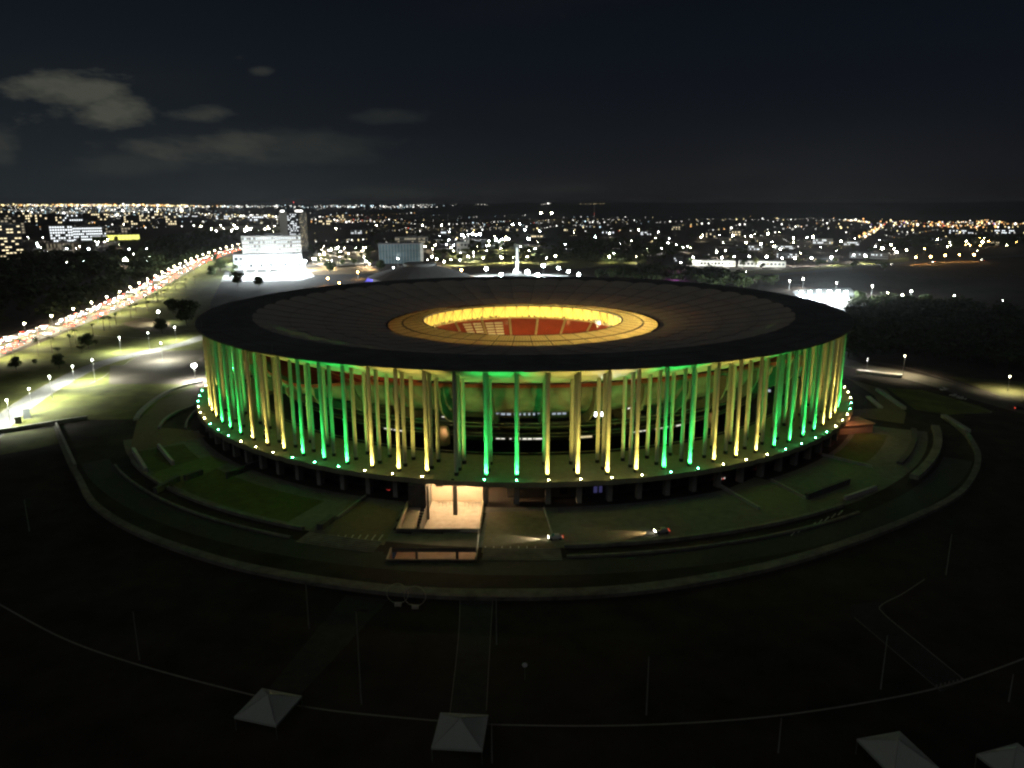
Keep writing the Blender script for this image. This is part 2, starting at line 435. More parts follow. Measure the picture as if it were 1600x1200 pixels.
# hanging curtain under the inner edge and its struts
cur = sheer('lit_curtain_fabric', (.86, .72, .27), .35, .8, .14)
b = MB()
for j in range(6):
    a0 = -DA/2*.985+DA*.985*j/6; a1 = -DA/2*.985+DA*.985*(j+1)/6
    z0 = h(22.3); z1 = gz_(50.9)-.5
    b.quad(pol(52.2, a0, z0), pol(52.2, a1, z0), pol(51.4, a1, z1), pol(51.4, a0, z1))
me = b.mesh('curtain_panel', cur)
for k in range(NB): link('curtain_panel', me, ST, rz=k*DA)
b = MB().tube([pol(51.0, -DA/2, gz_(51)-.4), pol(51.9, 0, h(22.2))], .09, 4).tube([pol(51.0, DA/2, gz_(51)-.4), pol(51.9, 0, h(22.2))], .09, 4).tube([pol(51.0, DA/2, gz_(51)-.4), pol(51.9, DA/2, h(22.2))], .12, 4)
me = b.mesh('curtain_strut', dark_metal)
for k in range(NB): link('curtain_strut', me, ST, rz=k*DA)
MB().lathe([(51.2, h(21.7)), (51.2, h(22.2)), (53.0, h(22.2)), (53.0, h(21.7))], 192, close=True).build('catwalk', mat('catwalk_steel', (.30,.24,.10), .6, .2, 1), ST)
# loudspeakers and small fixtures along the catwalk, seen as dark tufts against the curtain
bb = MB()
for k in range(150):
    a = R.uniform(0, 2*PI); w = R.uniform(.2, .55); z = R.uniform(.4, 1.5); m_ = Matrix.Rotation(a, 4, 'Z')
    bb.box(-w, w, -51.1, -50.5, h(22.2), h(22.2)+z, mtx=m_)
setting(bb.build('catwalk_fixture', mat('fixture_grey', (.16,.13,.06), .7, .3, 1), ST), 'stuff')

# stands
seat_red = mat('red_plastic_seat', (.24, .034, .018), .6, .3, 1.5)
prof = []
r_, z_ = 72.0, -4.0
while r_ < 129:
    prof += [(r_, h(z_)), (r_+.84, h(z_))]; r_ += .85; z_ += .433
def warp(b):
    """the bowl dips on two sides, where one looks in over its rim"""
    out = []
    for x, y, z in b.v:
        a = math.degrees(math.atan2(x, -y)); r = math.hypot(x, y)
        f = 7.5*math.exp(-((a+44)/16)**2)+3.5*math.exp(-((a-58)/12)**2)
        t = max(0, min(1, (z-h(9))/15))*max(0, min(1, (r-100)/30))
        out.append((x, y, z-f*t))
    b.v = out; return b
b = warp(MB().lathe(prof, 192))
b.build('upper_stand', seat_red, ST)
ZTOP = z_
def tier(r): return h(-4+.433*((r-72)/.85))
ai = MB()
rs_ = [74+3*i for i in range(19)]
for r0_, r1_ in zip(rs_, rs_[1:]):
    w0 = .75
    ai.quad((-w0, -r0_, tier(r0_)+.5), (w0, -r0_, tier(r0_)+.5), (w0, -r1_, tier(r1_)+.5), (-w0, -r1_, tier(r1_)+.5))
ame = ai.mesh('aisle', mat('aisle_concrete', (.42,.34,.22), .8, .15, 1))
for k in range(36): link('aisle', ame, ST, rz=math.radians(180+4.6+10.0*k))
wp = mat('white_seat_cover', (.88, .86, .78), .7, .05, 1)
cov_me = {}
for c4, adeg in enumerate((-20.6, -16.9, -12.3, -8.9)):
    for r5 in range(5):
        rA = 89.5+2.55*r5
        w0 = math.radians(1.52)
        b = MB()
        b.quad(pol(rA, -w0, tier(rA)+.65), pol(rA, w0, tier(rA)+.65), pol(rA+1.7, w0, tier(rA+1.7)+.65), pol(rA+1.7, -w0, tier(rA+1.7)+.65))
        if r5 not in cov_me: cov_me[r5] = b.mesh('seat_cover', wp)
        link('seat_cover', cov_me[r5], ST, rz=PI-math.radians(adeg))
MB().lathe([(44, h(-9)), (60, h(-9)), (60, h(-7)), (72, h(-4))], 96).build('lower_stand', seat_red, ST)
MB().lathe([(.5, h(-9)), (44.2, h(-9))], 64).build('pitch', grass_m, ST)
# outer shell of the bowl
RT = r_
shell = mat('bowl_concrete', (.115, .113, .108), .85, .45, .22)
sp = [(RT-.2, h(ZTOP+.4)), (133.2, h(ZTOP+.4)), (133.4, h(ZTOP)), (132.6, h(22.6)), (129.5, h(18.5)), (124.5, h(14.9)), (118, h(12.2)), (112, h(11.0)), (110.5, h(10.9))]
warp(MB().lathe(sp, 192)).build('bowl_shell', shell, ST, True)
warp(MB().lathe([(133.5, h(ZTOP-.2)), (133.5, h(ZTOP+.9)), (132.9, h(ZTOP+.9)), (132.9, h(ZTOP-.2))], 192, close=True)).build('rim_band', mat('red_rim', (.20,.025,.02), .6, .15, .8), ST)
# sharp ribs under the bowl
rp = [(133.9, 25.0), (133.6, 22.4), (131, 18.2), (126, 14.2), (119.5, 11.4), (112, 10.2), (112, 4), (113.6, 4), (115, 8.0), (121.6, 9.0), (129, 12.0), (134.8, 16.4), (136.8, 21.2), (136.9, 25.0)]
b = MB(); n = len(rp)
for s in (-.35, .35):
    b.v += [(s, -r, h(z)) for r, z in rp]
b.f = [tuple(range(n)), tuple(range(2*n-1, n-1, -1))]+[(k, k+n, (k+1) % n+n, (k+1) % n) for k in range(n)]; b.mi = [0]*len(b.f)
rib_m = mat('rib_concrete', (.10,.098,.092), .85, .3, .5)
for k in range(48):
    a = PHI0+(k+.5)*DA; c2 = MB(); m_ = Matrix.Rotation(a, 4, 'Z')
    c2.v = [tuple(m_ @ Vector(v)) for v in b.v]; c2.f = b.f; c2.mi = b.mi
    warp(c2).build('rib', rib_m, ST)
# concourse levels behind the columns
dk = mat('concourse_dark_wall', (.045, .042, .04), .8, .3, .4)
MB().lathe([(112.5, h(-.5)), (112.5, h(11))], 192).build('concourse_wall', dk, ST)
for z in (3.4, 7.2):
    MB().lathe([(112, h(z-.25)), (119.5, h(z-.25)), (119.5, h(z+.15)), (112, h(z+.15))], 192, close=True).build('concourse_floor', concrete_dark, ST)
    MB().lathe([(119.2, h(z+1.15)), (119.35, h(z+1.15)), (119.35, h(z+1.27)), (119.2, h(z+1.27))], 192, close=True).build('concourse_rail', grey_metal, ST)
# lit windows and light strips of the concourses, found where they show between the columns
def on_cyl(x, y, r):
    d = ray(x, y); o = EYE
    a_ = d.x*d.x+d.y*d.y; b_ = 2*(o.x*d.x+o.y*d.y); c_ = o.x*o.x+o.y*o.y-r*r
    t = (-b_-math.sqrt(max(0, b_*b_-4*a_*c_)))/(2*a_); return o+d*t
ws = emis('concourse_light', (1, .95, .82), 1.1)
wb = emis('concourse_cool_light', (.75, .85, 1), .5)
wwarm = emis('concourse_warm_light', (1, .82, .45), .8)
for (x0, x1, y, hh, m_) in ((773, 800, 646, 3.2, wb), (802, 846, 643, 3.6, wb), (862, 886, 643, 3, wb), (690, 706, 651, 1.4, ws), (816, 832, 690, 2.4, ws), (836, 848, 690, 2.2, ws), (775, 790, 708, 1.6, ws), (795, 846, 706, 1.8, ws), (906, 926, 686, 3, wwarm), (906, 926, 691, 2.4, wwarm), (901, 926, 700, 2.6, wwarm), (906, 924, 705, 2.4, wwarm), (980, 1002, 633, 4, ws), (985, 994, 641, 1.6, ws), (983, 1012, 676, 1.6, ws), (985, 1012, 692, 1.2, ws), (1022, 1052, 687, 1.8, ws), (1055, 1064, 686, 4.5, ws), (1131, 1145, 664, 4.5, ws), (1165, 1175, 640, 4.5, ws), (1162, 1172, 657, 3, ws), (1158, 1174, 671, 2.4, ws), (601, 631, 699, 2.4, ws), (1193, 1201, 650, 5, wb), (655, 668, 659, 1, ws)):
    p0 = on_cyl(x0, y, 112.9); p1 = on_cyl(x1, y, 112.9); z = p0.z
    z = max(h(.6), min(h(10.2), z))
    b = MB(); dz = hh*.12; d = (p1-p0); d.z = 0; nrm = Vector((p0.x, p0.y, 0)).normalized()*.12
    n = max(1, int((x1-x0)/7))
    for i in range(n):
        q0 = p0+d*(i/n+.03); q1 = p0+d*((i+1)/n-.06)
        a = [q0+nrm, q1+nrm]; b.quad((a[0].x, a[0].y, z-dz), (a[1].x, a[1].y, z-dz), (a[1].x, a[1].y, z+dz), (a[0].x, a[0].y, z+dz))
    setting(b.build('lit_window_strip', m_, ST), 'stuff')
# stair drums lit by a small warm lamp
for (x, y, s) in ((693, 700, 1.0), (421, 640, .9), (1112, 640, .8)):
    p = on_cyl(x, y, 121); p.z = h(0)
    b = MB().tube([p, p+Vector((0,0,4.5*s)), p+Vector((0,0,6.5*s)), p+Vector((0,0,7.2*s))], [2.6*s, 2.6*s, 2.0*s, .8*s], 12)
    o = b.build('stair_drum', mat('stair_plaster', (.62,.45,.32), .8, .1, .6), ST, True)
    q = p.copy(); q.y -= 4; q.z += 6.5; q.x += 1.5
    lamp_light('stair_lamp', 'POINT', q, 260, (1, .62, .32), ST, .2)
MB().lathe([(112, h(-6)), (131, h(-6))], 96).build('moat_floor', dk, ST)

# promenade deck, columns, piers
wob = lambda a, r, z: (.55*abs(math.cos(48*(a-PHI0))) if r > 156 else 0)
deck_m = mat('deck_paving', (.29, .285, .19), .85, .22, .5)
MB().lathe([(130.5, h(-6)), (130.5, h(0)), (156.4, h(0)), (156.4, h(.28)), (157.3, h(.28)), (157.5, h(-1.3)), (150, h(-1.6))], 768, wob=wob).build('deck', deck_m, ST)
MB().lathe([(131.0, h(1.1)), (131.12, h(1.1)), (131.12, h(1.25)), (131.0, h(1.25))], 192, close=True).build('deck_rail', grey_metal, ST)
col_meshes = []
for rc, zt in ((RC, 34.95), (146.9, 33.0), (140.0, 30.3)):
    b = MB().tube([(0,0,0), (0,0,zt)], .68, 12, cap=False)
    col_meshes.append((rc, b.mesh('column', col_conc, False)))
    for f in col_meshes[-1][1].polygons: f.use_smooth = len(f.vertices) == 4
sock = MB().tube([(0,0,0), (0,0,1.15)], .72, 10).mesh('column_shoe', dark_metal)
for rc, me in col_meshes:
    for k in range(NCOL):
        a = PHI0+2*PI*(k-14)/NCOL
        o = link('column', me, ST, pol(rc, a, h(0)))
        if math.cos(a) > -.35: link('column_shoe', sock, o)
pier = MB().box(-.8, .8, -1.1, 1.1, 0, ZD-1.35).box(-.55, .55, -3.4, 1.1, ZD-2.4, ZD-1.33).mesh('pier', concrete)
for k in range(NCOL):
    a = PHI0+2*PI*(k-14)/NCOL
    p = pol(154.4, a, 0)
    if HX0+1 < p.x < HX1-1 and p.y < 0: continue
    if math.cos(a) < -.3: continue
    link('pier', pier, ST, p, a+PI)
MB().lathe([(149.5, 0), (149.5, h(-1.4))], 192, math.radians(-2), math.radians(346)).build('lower_wall', mat('lower_wall_render', (.10,.095,.09), .9, .3, .3), ST)
MB().lathe([(153.6, h(-2.6)), (153.9, h(-2.6)), (153.9, h(-3.1)), (153.6, h(-3.1))], 192, math.radians(-2), math.radians(346), close=True).build('lower_beam', concrete, ST)
# openings of the lower wall: a few faintly lit
pv = emis('violet_lit_window', (.30, .28, .85), .10)
for (x, y, w, hh, m_) in ((930, 782, 1.2, 5.4, pv), (938, 782, 1.0, 5.0, pv), (912, 782, .8, 4, glass_dark), (972, 778, 2.5, 4, glass_dark), (1010, 775, 2.5, 4, glass_dark), (1050, 770, 2.5, 4, glass_dark), (880, 785, 2.5, 3, glass_dark), (560, 776, 3, 3, glass_dark), (600, 784, 3, 3, glass_dark)):
    p = on_cyl(x, y, 149.7); a = math.atan2(p.x, -p.y)
    b = MB().box(-w/2, w/2, -.1, .1, 1.0, 1.0+hh)
    b.build('lower_window', m_, ST, loc=pol(149.7, a, 0), rz=a)
for (x, y) in ((318, 697), (331, 695)):
    p = on_cyl(x, y, 149.8); a = math.atan2(p.x, -p.y)
    MB().box(-2.2, 2.2, -.1, .1, 1.5, 5.2).build('lower_window', emis('pale_lit_window', (.75,.9,.9), .10), ST, loc=pol(149.8, a, 0), rz=a)
# red figures of the gate displays
for (xs, y) in (((599, 602, 605, 608), 766), ((832, 837, 841), 780), ((1183, 1187), 733), ((1118, 1124, 1130), 748)):
    for x in xs:
        p = on_cyl(x, y, 150.2)
        MB().box(-.16, .16, -.08, .08, -.16, .16).build('red_indicator', emis('red_indicator', (1,.10,.08), 1.0, False), ST, loc=p, rz=math.atan2(p.x, -p.y))
for (x, y) in ((827, 780), (843, 780), (1122, 749), (1127, 748), (1132, 747)):
    p = on_cyl(x, y, 150.2)
    MB().box(-.14, .14, -.08, .08, -.2, .2).build('white_indicator', emis('white_indicator', (1,.95,.85), 1.0, False), ST, loc=p, rz=math.atan2(p.x, -p.y))

# ------------------------------------------------------------------ column uplights along the deck edge
COLS = {}
seq = {-3:'y',-2:'y',-1:'y',-4:'g',-5:'g',-6:'g',0:'g',1:'g',2:'g',3:'y',4:'y',5:'y',6:'g',7:'g',8:'g',9:'y',10:'y',11:'y',12:'o',13:'g',14:'g',15:'y',16:'y',17:'y',18:'y',19:'g',20:'g',21:'y',22:'y',23:'y',24:'g',25:'g',26:'g',27:'g',28:'y',29:'y',30:'y',31:'g',32:'g',33:'y',34:'y',35:'y',36:'g',37:'g',38:'g',-7:'y',-8:'y',-9:'y',-10:'g',-11:'g',39:'y',40:'y'}
hous = MB().box(-.45, .45, -.3, .3, 0, .32).tube([(0,0,.3), (0,.05,.42)], .34, 8).mesh('uplight_housing', dark_metal)
lens = {c: MB().blob((0,0,.54), .27, ky=.6).mesh('uplight_lens', emis('uplight_lens_'+c, col, 170)) for c, col in (('g', (.10,1,.42)), ('y', (1,.84,.34)))}
UC = {'g': (.035, 1.0, .15), 'y': (1.0, .80, .15)}
cname = {'g': 'green', 'y': 'yellow', 'o': 'unlit'}
for k, c in sorted(seq.items()):
    a = PHI0+2*PI*(k-14)/NCOL
    n = k-12
    if n == 0: lab = 'unlit deck-edge uplight directly above the warm lit entrance court'
    else: lab = '%s deck-edge uplight, %s to the %s of the unlit one above the entrance' % (cname[c], nth(abs(n)-1), 'right' if n > 0 else 'left')
    p = pol(156.85, a, h(.28))
    t = thing('uplight', lab, 'uplight', p, a, group='column uplights along the deck edge')
    link('housing', hous, t)
    if c == 'o': continue
    link('lens', lens[c], t)
    # each fitting throws a narrow beam up the shaft and a wider wash round its foot
    lo = pol(155.0, a, h(1.0))
    amp = R.uniform(.75, 1.25)
    lamp_light('uplight_beam', 'SPOT', lo, (68000 if c == 'g' else 48000)*amp, UC[c], None, .18, aim=pol(151.5, a, h(27)), size=math.radians(27), blend=1.0)
    lamp_light('uplight_wash', 'SPOT', lo, (16000 if c == 'g' else 13500)*amp, UC[c], None, .18, aim=pol(151.4, a, h(4.2)), size=math.radians(95), blend=.7)
# white work light clamped to a column behind the right half of the front
wl = thing('floodlight', 'pair of white floodlights on an inner column right of the stadium front', 'floodlight', on_cyl(937, 647, 139.2))
for s in (-1.15, 1.15):
    o = MB().box(-.55, .55, -.2, .35, -.75, .75).build('lamp_housing', dark_metal, wl, loc=(s, 0, 0))
    MB().box(-.5, .5, -.27, -.21, -.68, .68).build('lens', emis('floodlight_lens', (.92,.95,1), 30), o)
wp_ = wl.location.copy()
lamp_light('floodlight_beam', 'SPOT', wp_+Vector((0,-.8,.5)), 26000, (.95,.97,1), None, .3, aim=wp_+Vector((0,-5,15)), size=math.radians(80), blend=.8)

# ------------------------------------------------------------------ lights inside the bowl
for k in range(32):
    a = 2*PI*(k+.5)/32
    side = .5+.5*math.sin(a-.15)       # more lamps burn on the right half
    t = thing('catwalk_lamp', 'warm yellow lamp, %s of those slung round the roof opening' % nth(k), 'lamp', pol(47.8, a, h(22.6)), a, group='catwalk lamps round the opening')
    MB().box(-.3, .3, -.25, .25, -.15, .15).tube([(0,-.2,0), (0,-3.6,-.3)], .06, 4).build('lamp_body', dark_metal, t)
    lamp_light('catwalk_glow', 'POINT', pol(47.2, a, h(23.4)), 2300, (1, .74, .27), None, .3)
for k in range(20):
    a = 2*PI*(k+.5)/20
    side = (.5+.5*math.sin(a-.5))**2.2
    t = thing('stand_lamp', 'warm lamp under the glazed roof ring, %s round the stand' % nth(k), 'lamp', pol(60, a, h(17.5)), a, group='lamps under the glazed ring')
    MB().box(-.4, .4, -.3, .3, -.2, .1).tube([(0,0,.1), (0,0,9.9)], .05, 4).build('lamp_body', dark_metal, t)
    lamp_light('stand_glow', 'POINT', pol(60, a, h(18.2)), 1100+22000*side, (1, .67, .20), None, .4)
def far_cyl(x, y, r):
    d = ray(x, y); a_ = d.x*d.x+d.y*d.y; b_ = 2*(EYE.x*d.x+EYE.y*d.y); c_ = EYE.x**2+EYE.y**2-r*r
    return EYE+d*((-b_+math.sqrt(max(0, b_*b_-4*a_*c_)))/(2*a_))
FLP = far_cyl(935, 503, 49.5)
fl = thing('stadium_floodlight', 'glaring white floodlight bank at the right end of the roof opening', 'floodlight', FLP, math.atan2(FLP.x, -FLP.y))
MB().box(-2.6, 2.6, -.2, .5, -1.2, 1.2).tube([(0,.2,-1.2), (0,.2,-3.4)], .2, 6).build('lamp_frame', dark_metal, fl)
for i in range(4):
    for j in range(2):
        MB().box(-2.4+1.25*i, -1.4+1.25*i, -.32, -.22, -1.05+1.1*j, -.05+1.1*j).build('lens', emis('stadium_flood_lens', (1,.97,.85), 45, False), fl, rz=PI)
lamp_light('stadium_flood_glow', 'POINT', FLP*.96, 9000, (1,.88,.6), None, .8)

# ------------------------------------------------------------------ sunken entrance court
court_wall = mat('court_wall_render', (.55, .46, .36), .8, .12, .4)
EC = thing('entrance_court', 'brightly lit sunken entrance court with pale walls under the deck edge', 'entrance')
MB().box(HX0-.5, HX0, -176, -155, -5, .95).build('side_wall', court_wall, EC)
MB().box(HX1, HX1+.5, -176, -138, -5, .95).build('side_wall', court_wall, EC)
MB().box(HX0-.5, HX1+.5, -176.6, -176, -1.4, .95).build('front_parapet', concrete_dark, EC)
MB().box(HX0, -31.2, -155, -138, -5, h(-1.62)).build('return_wall', concrete_dark, EC)  # dark tone painted in: this wall stands unlit beside the bright court
MB().box(-30.9, -30.2, -156.2, -154.9, -5, h(-1.62)).build('door_jamb', concrete_dark, EC)
MB().box(-31.2, HX1, -141, -140.4, -5, h(-1.62)).build('back_wall', court_wall, EC)
MB().box(HX0+.0, HX0+4.0, -172, -155.2, -5, -1.2).build('stair_block', court_wall, EC)
bs = MB()
for i in range(10): bs.box(HX0+4.0, HX0+5.6, -155.4-1.5*(i+1), -155.4-1.5*i, -5, -1.4-.36*i)
setting(bs.build('stair_flight', concrete_dark, EC), 'stuff')
MB().box(HX0+5.6, HX0+5.8, -171, -155.4, -5, -.6).build('stair_parapet', concrete_dark, EC)
MB().box(-22.8, -21.4, -152.6, -151.0, -5, h(-1.4)).build('entrance_pillar', concrete_dark, EC)
b = MB(); b.v = [(-28.2,-153.8,h(-2.6)), (-26.0,-153.8,h(-2.6)), (-20.5,-146,h(-2.6)), (-24.0,-146,h(-2.6))]
b.v += [(x, y, h(-1.7)) for x, y, z in b.v]; b.f = [(3,2,1,0),(4,5,6,7),(0,1,5,4),(1,2,6,5),(2,3,7,6),(3,0,4,7)]; b.mi = [0]*6
b.build('ceiling_duct', concrete_dark, EC)
for i in range(12):
    x = -28.2+1.25*i
    if -23.5 < x < -20.6: continue
    MB().box(x-.05, x+.05, -145.6, -145.4, -5, -3.4).box(x-.45, x+.45, -145.55, -145.45, -3.6, -3.4).build('turnstile', grey_metal, EC)
for (x, y) in ((-27, -148), (-17.5, -148), (-26, -153), (-17, -153)):
    t = thing('ceiling_lamp', 'warm ceiling lamp over the sunken entrance court, %s' % {(-27,-148):'back left',(-17.5,-148):'back right',(-26,-153):'front left',(-17,-153):'front right'}[(x,y)], 'lamp', (x, y, h(-1.95)), group='entrance court lamps')
    MB().box(-.6, .6, -.25, .25, -.12, .12).build('lamp_body', dark_metal, t)
    lamp_light('court_glow', 'POINT', (x, y, h(-2.6)), 9000 if y > -150 else 3600, (1, .66, .34), None, .35)
UP = thing('underpass_opening', 'reddish dim underpass opening in front of the lit entrance court', 'underpass')
MB().box(HX0-.4, HX0, -194.5, -187, -5, .1).build('side_wall', court_wall, UP)
MB().box(HX1, HX1+.4, -194.5, -187, -5, .9).build('side_wall', court_wall, UP)
MB().box(HX0-.4, HX1+.4, -195, -194.5, -5, .35).build('front_wall', concrete_dark, UP)
for x in (-30, -18.5):
    MB().box(x-.35, x+.35, -187.5, -186.9, -5, -.05).build('support_post', concrete_dark, UP)
MB().box(HX0, HX1, -187.2, -176.4, -1.2, -.06).build('bridge_slab', concrete_dark, UP)
for x in (-34, -25.5, -16):
    lamp_light('underpass_glow', 'POINT', (x, -181.5, -2.0), 60, (1, .30, .11), None, .2)

# entrance plaza flanks: paved forecourts with their edge walls and painted bays
for (nm, pts) in (('forecourt_left', ((548,778),(625,800),(600,852),(510,838))), ('forecourt_right', ((764,800),(850,798),(868,862),(752,864)))):
    poly_sheet(nm, [G(x, y) for x, y in pts], .012, mat('forecourt_slabs', (.17,.145,.09), .9, .25, .5))
def bar(name, label, a, b_, w, z0, z1, m, cat='wall', group=None):
    a = Vector(a); b_ = Vector(b_); d = b_-a; d.z = 0; ln = d.length; an = math.atan2(d.y, d.x)
    o = thing(name, label, cat, (a.x, a.y, 0), an, group, me=MB().box(0, ln, -w/2, w/2, z0, z1).mesh(name, m))
    return o
def lines(name, pxs, w, z, m):
    for i, (q0, q1) in enumerate(pxs): strip(name, [G(*q0), G(*q1)], w, z, m)
pw = mat('faded_road_paint', (.62, .60, .52), .7, .3, 1.5)
lines('parking_line', [((511+x*11.5, 846-.2*x), (518+x*11.5, 836-.1*x)) for x in range(8)], .35, .018, pw)
lines('parking_line', [((758+x*13, 866), (758.5+x*13, 853.5)) for x in range(7)], .32, .018, pw)
lines('parking_line', [((1236+x*10.5, 837-x*4.6), (1243+x*10.5, 830-x*4.6)) for x in range(8)], .3, .018, pw)
bar('parapet', 'slim parapet along the slope left of the entrance forecourt', G(527,812), G(572,778), .5, 0, 1.1, concrete)
bar('parapet', 'low dark parapet along the right edge of the entrance forecourt', G(864,842), G(850,796), .4, 0, 1.0, concrete)
bar('parapet', 'thin rail wall between court and right forecourt', G(744,868), G(748,834), .35, 0, 1.3, concrete)
# left ramps
bar('ramp_wall', 'short pale ramp wall standing nearer the dark lawn at left', G(229,739), G(209,706), 1.2, 0, 1.8, concrete_pale)
bar('ramp_wall', 'short pale ramp wall beside the faintly lit window at left', G(271,727), G(248,699), 1.0, 0, 1.6, concrete_pale)
bar('planter_wall', 'dark low wall at the head of the left plaza lawn', G(243,772), G(279,752), 1.6, 0, 2.2, concrete_dark)
bar('planter_wall', 'dark stub wall above the left plaza lawn', G(289,751), G(316,741), 1.4, 0, 2.0, concrete_dark)
bar('planter_wall', 'dark wall between plaza lawn and the left piers', G(354,748), G(420,722), 1.0, 0, 2.4, concrete_dark)
bar('planter_wall', 'dark stub wall at the right end of the left plaza lawn', G(500,828), G(520,812), 2.0, 0, 1.8, concrete_dark)
for nm, lab, pts, w, hh, m_ in (('ramp_kerb', 'long curved pale kerb of the ramp at the far left', ((212,657),(222,643),(245,624),(275,608),(315,597)), 2.0, 1.0, concrete),
        ('ramp_kerb', 'middle curved kerb of the left ramp', ((249,670),(258,657),(275,646),(303,636)), 1.3, .9, concrete),
        ('ramp_kerb', 'innermost curved kerb of the left ramp under the deck lights', ((290,671),(293,659),(301,648),(310,641)), .9, .9, concrete)):
    ln = smooth_line([G(*q) for q in pts]); b = MB(); prev = None
    for a_, c_ in zip(ln, ln[1:]):
        d = (c_-a_).normalized(); s = Vector((-d.y, d.x, 0))*w/2
        b.prism([a_-s, c_-s, c_+s, a_+s], 0, hh)
    thing(nm, lab, 'kerb', me=b.mesh(nm, m_))
poly_sheet('ramp_paving', [G(x,y) for x,y in ((214,658),(250,626),(316,600),(318,612),(300,634),(268,646),(250,668),(300,672),(322,682),(240,700),(206,706),(206,690))], .014, mat('ramp_slabs', (.17,.13,.085), .9, .25, .5))
poly_sheet('upper_lawn_patch', [G(x,y) for x,y in ((272,728),(330,712),(358,722),(300,750),(262,760),(232,742))], .016, mat('plaza_paint', (.13,.15,.06), .9, .3, .4))
bar('boundary_wall', 'thin pale wall running up to the lit road at far left', G(118,730), G(88,664), 1.0, 0, 1.2, concrete)
bar('retaining_wall', 'long low grey wall along the bottom of the far left lawn', G(-5,677), G(136,655), 1.4, 0, 1.6, concrete)
poly_sheet('near_lawn', [G(x,y) for x,y in ((-30,680),(88,668),(102,690),(60,700),(-30,716))], .008, grass_m)
# right ramps and lawns
bar('planter_wall', 'dark wall along the green lit path at right', G(1260,780), G(1325,756), 1.4, 0, 2.0, concrete_dark)
bar('parapet', 'thin sloping parapet of the green lit path at right', G(1205,752), G(1258,780), .6, 0, 1.0, concrete)
bar('parapet', 'upper thin parapet of the far right path', G(1284,712), G(1362,731), .6, 0, 1.0, concrete)
bar('parapet', 'pale parapet at the outer end of the right path', G(1320,781), G(1368,764), 1.0, 0, 1.2, concrete_pale)
bar('parapet', 'long slim parapet rising from piers to right plaza', G(1118,757), G(1186,797), .8, 0, 1.1, concrete)
poly_sheet('right_path', [G(x,y) for x,y in ((1180,745),(1210,754),(1258,782),(1326,757),(1280,722),(1290,714),(1362,733),(1378,745),(1366,765),(1310,786),(1225,818),(1190,800),(1135,765))], .014, mat('path_paving', (.17,.17,.12), .9, .25, .5))
bar('bench_wall', 'pale slanting ledge on the far right terrace', G(1356,621), G(1376,638), 2.2, 0, .8, concrete_pale)
bar('parapet', 'brown edge wall of the far right terrace ramp', G(1370,610), G(1413,640), 1.6, 0, 1.4, concrete)
bar('perimeter_wall', 'straight end of the perimeter wall at far right', G(1474,652), G(1512,676), 2.4, 0, 1.4, concrete)
poly_sheet('right_ramp_paving', [G(x,y) for x,y in ((1322,590),(1385,610),(1416,645),(1412,662),(1330,650),(1326,640),(1378,638),(1366,618))], .014, MT['ramp_slabs'])
KS = thing('kiosk', 'small orange lit kiosk box beside the deck at right', 'kiosk', G(1325,672), .25)
MB().box(-8, 8, -5, 5, 0, 3.6).build('kiosk_wall', mat('kiosk_render', (.55,.36,.26), .8, .1, .5), KS)
MB().box(-8.6, 8.6, -5.6, 5.6, 3.62, 4.0).build('kiosk_roof', MT['kiosk_render'], KS)
lamp_light('kiosk_glow', 'POINT', G(1322,672)+Vector((0,-9,9)), 1300, (1,.45,.20), None, .3)

# ------------------------------------------------------------------ foreground: kerb lines, tents, dark poles, hoops
def arc_px(name, pxs, w, z, m): return strip(name, smooth_line([G(*q) for q in pxs], 10), w, z, m)
kerb_paint = mat('kerb_concrete', (.27,.245,.22), .85, .2, 1)
arc_px('kerb_line', ((-30,928),(0,945),(100,998),(220,1040),(390,1085),(500,1108),(680,1126),(800,1133),(1000,1133),(1200,1120),(1380,1093),(1500,1065),(1640,1014)), .45, .03, kerb_paint)
arc_px('kerb_line', ((1445,905),(1410,928),(1378,945),(1380,958),(1430,1000),(1506,1062)), .28, .03, kerb_paint)
arc_px('kerb_line', ((1335,965),(1400,1020),(1470,1080)), .16, .03, kerb_paint)
for pts in (((719,935),(716,1000),(703,1115)), ((770,935),(766,1000),(760,1110))):
    arc_px('kerb_line', pts, .16, .03, kerb_paint)
poly_sheet('foreground_path', [G(x,y) for x,y in ((720,938),(769,938),(760,1118),(704,1118))], .006, mat('dark_path', (.05,.048,.043), .9, .3, .4))
poly_sheet('foreground_path', [G(x,y) for x,y in ((540,930),(608,936),(470,1085),(420,1075))], .006, MT['dark_path'])
poly_sheet('corner_path', [G(x,y) for x,y in ((1330,945),(1378,940),(1384,960),(1506,1064),(1470,1082),(1330,962))], .006, MT['dark_path'])

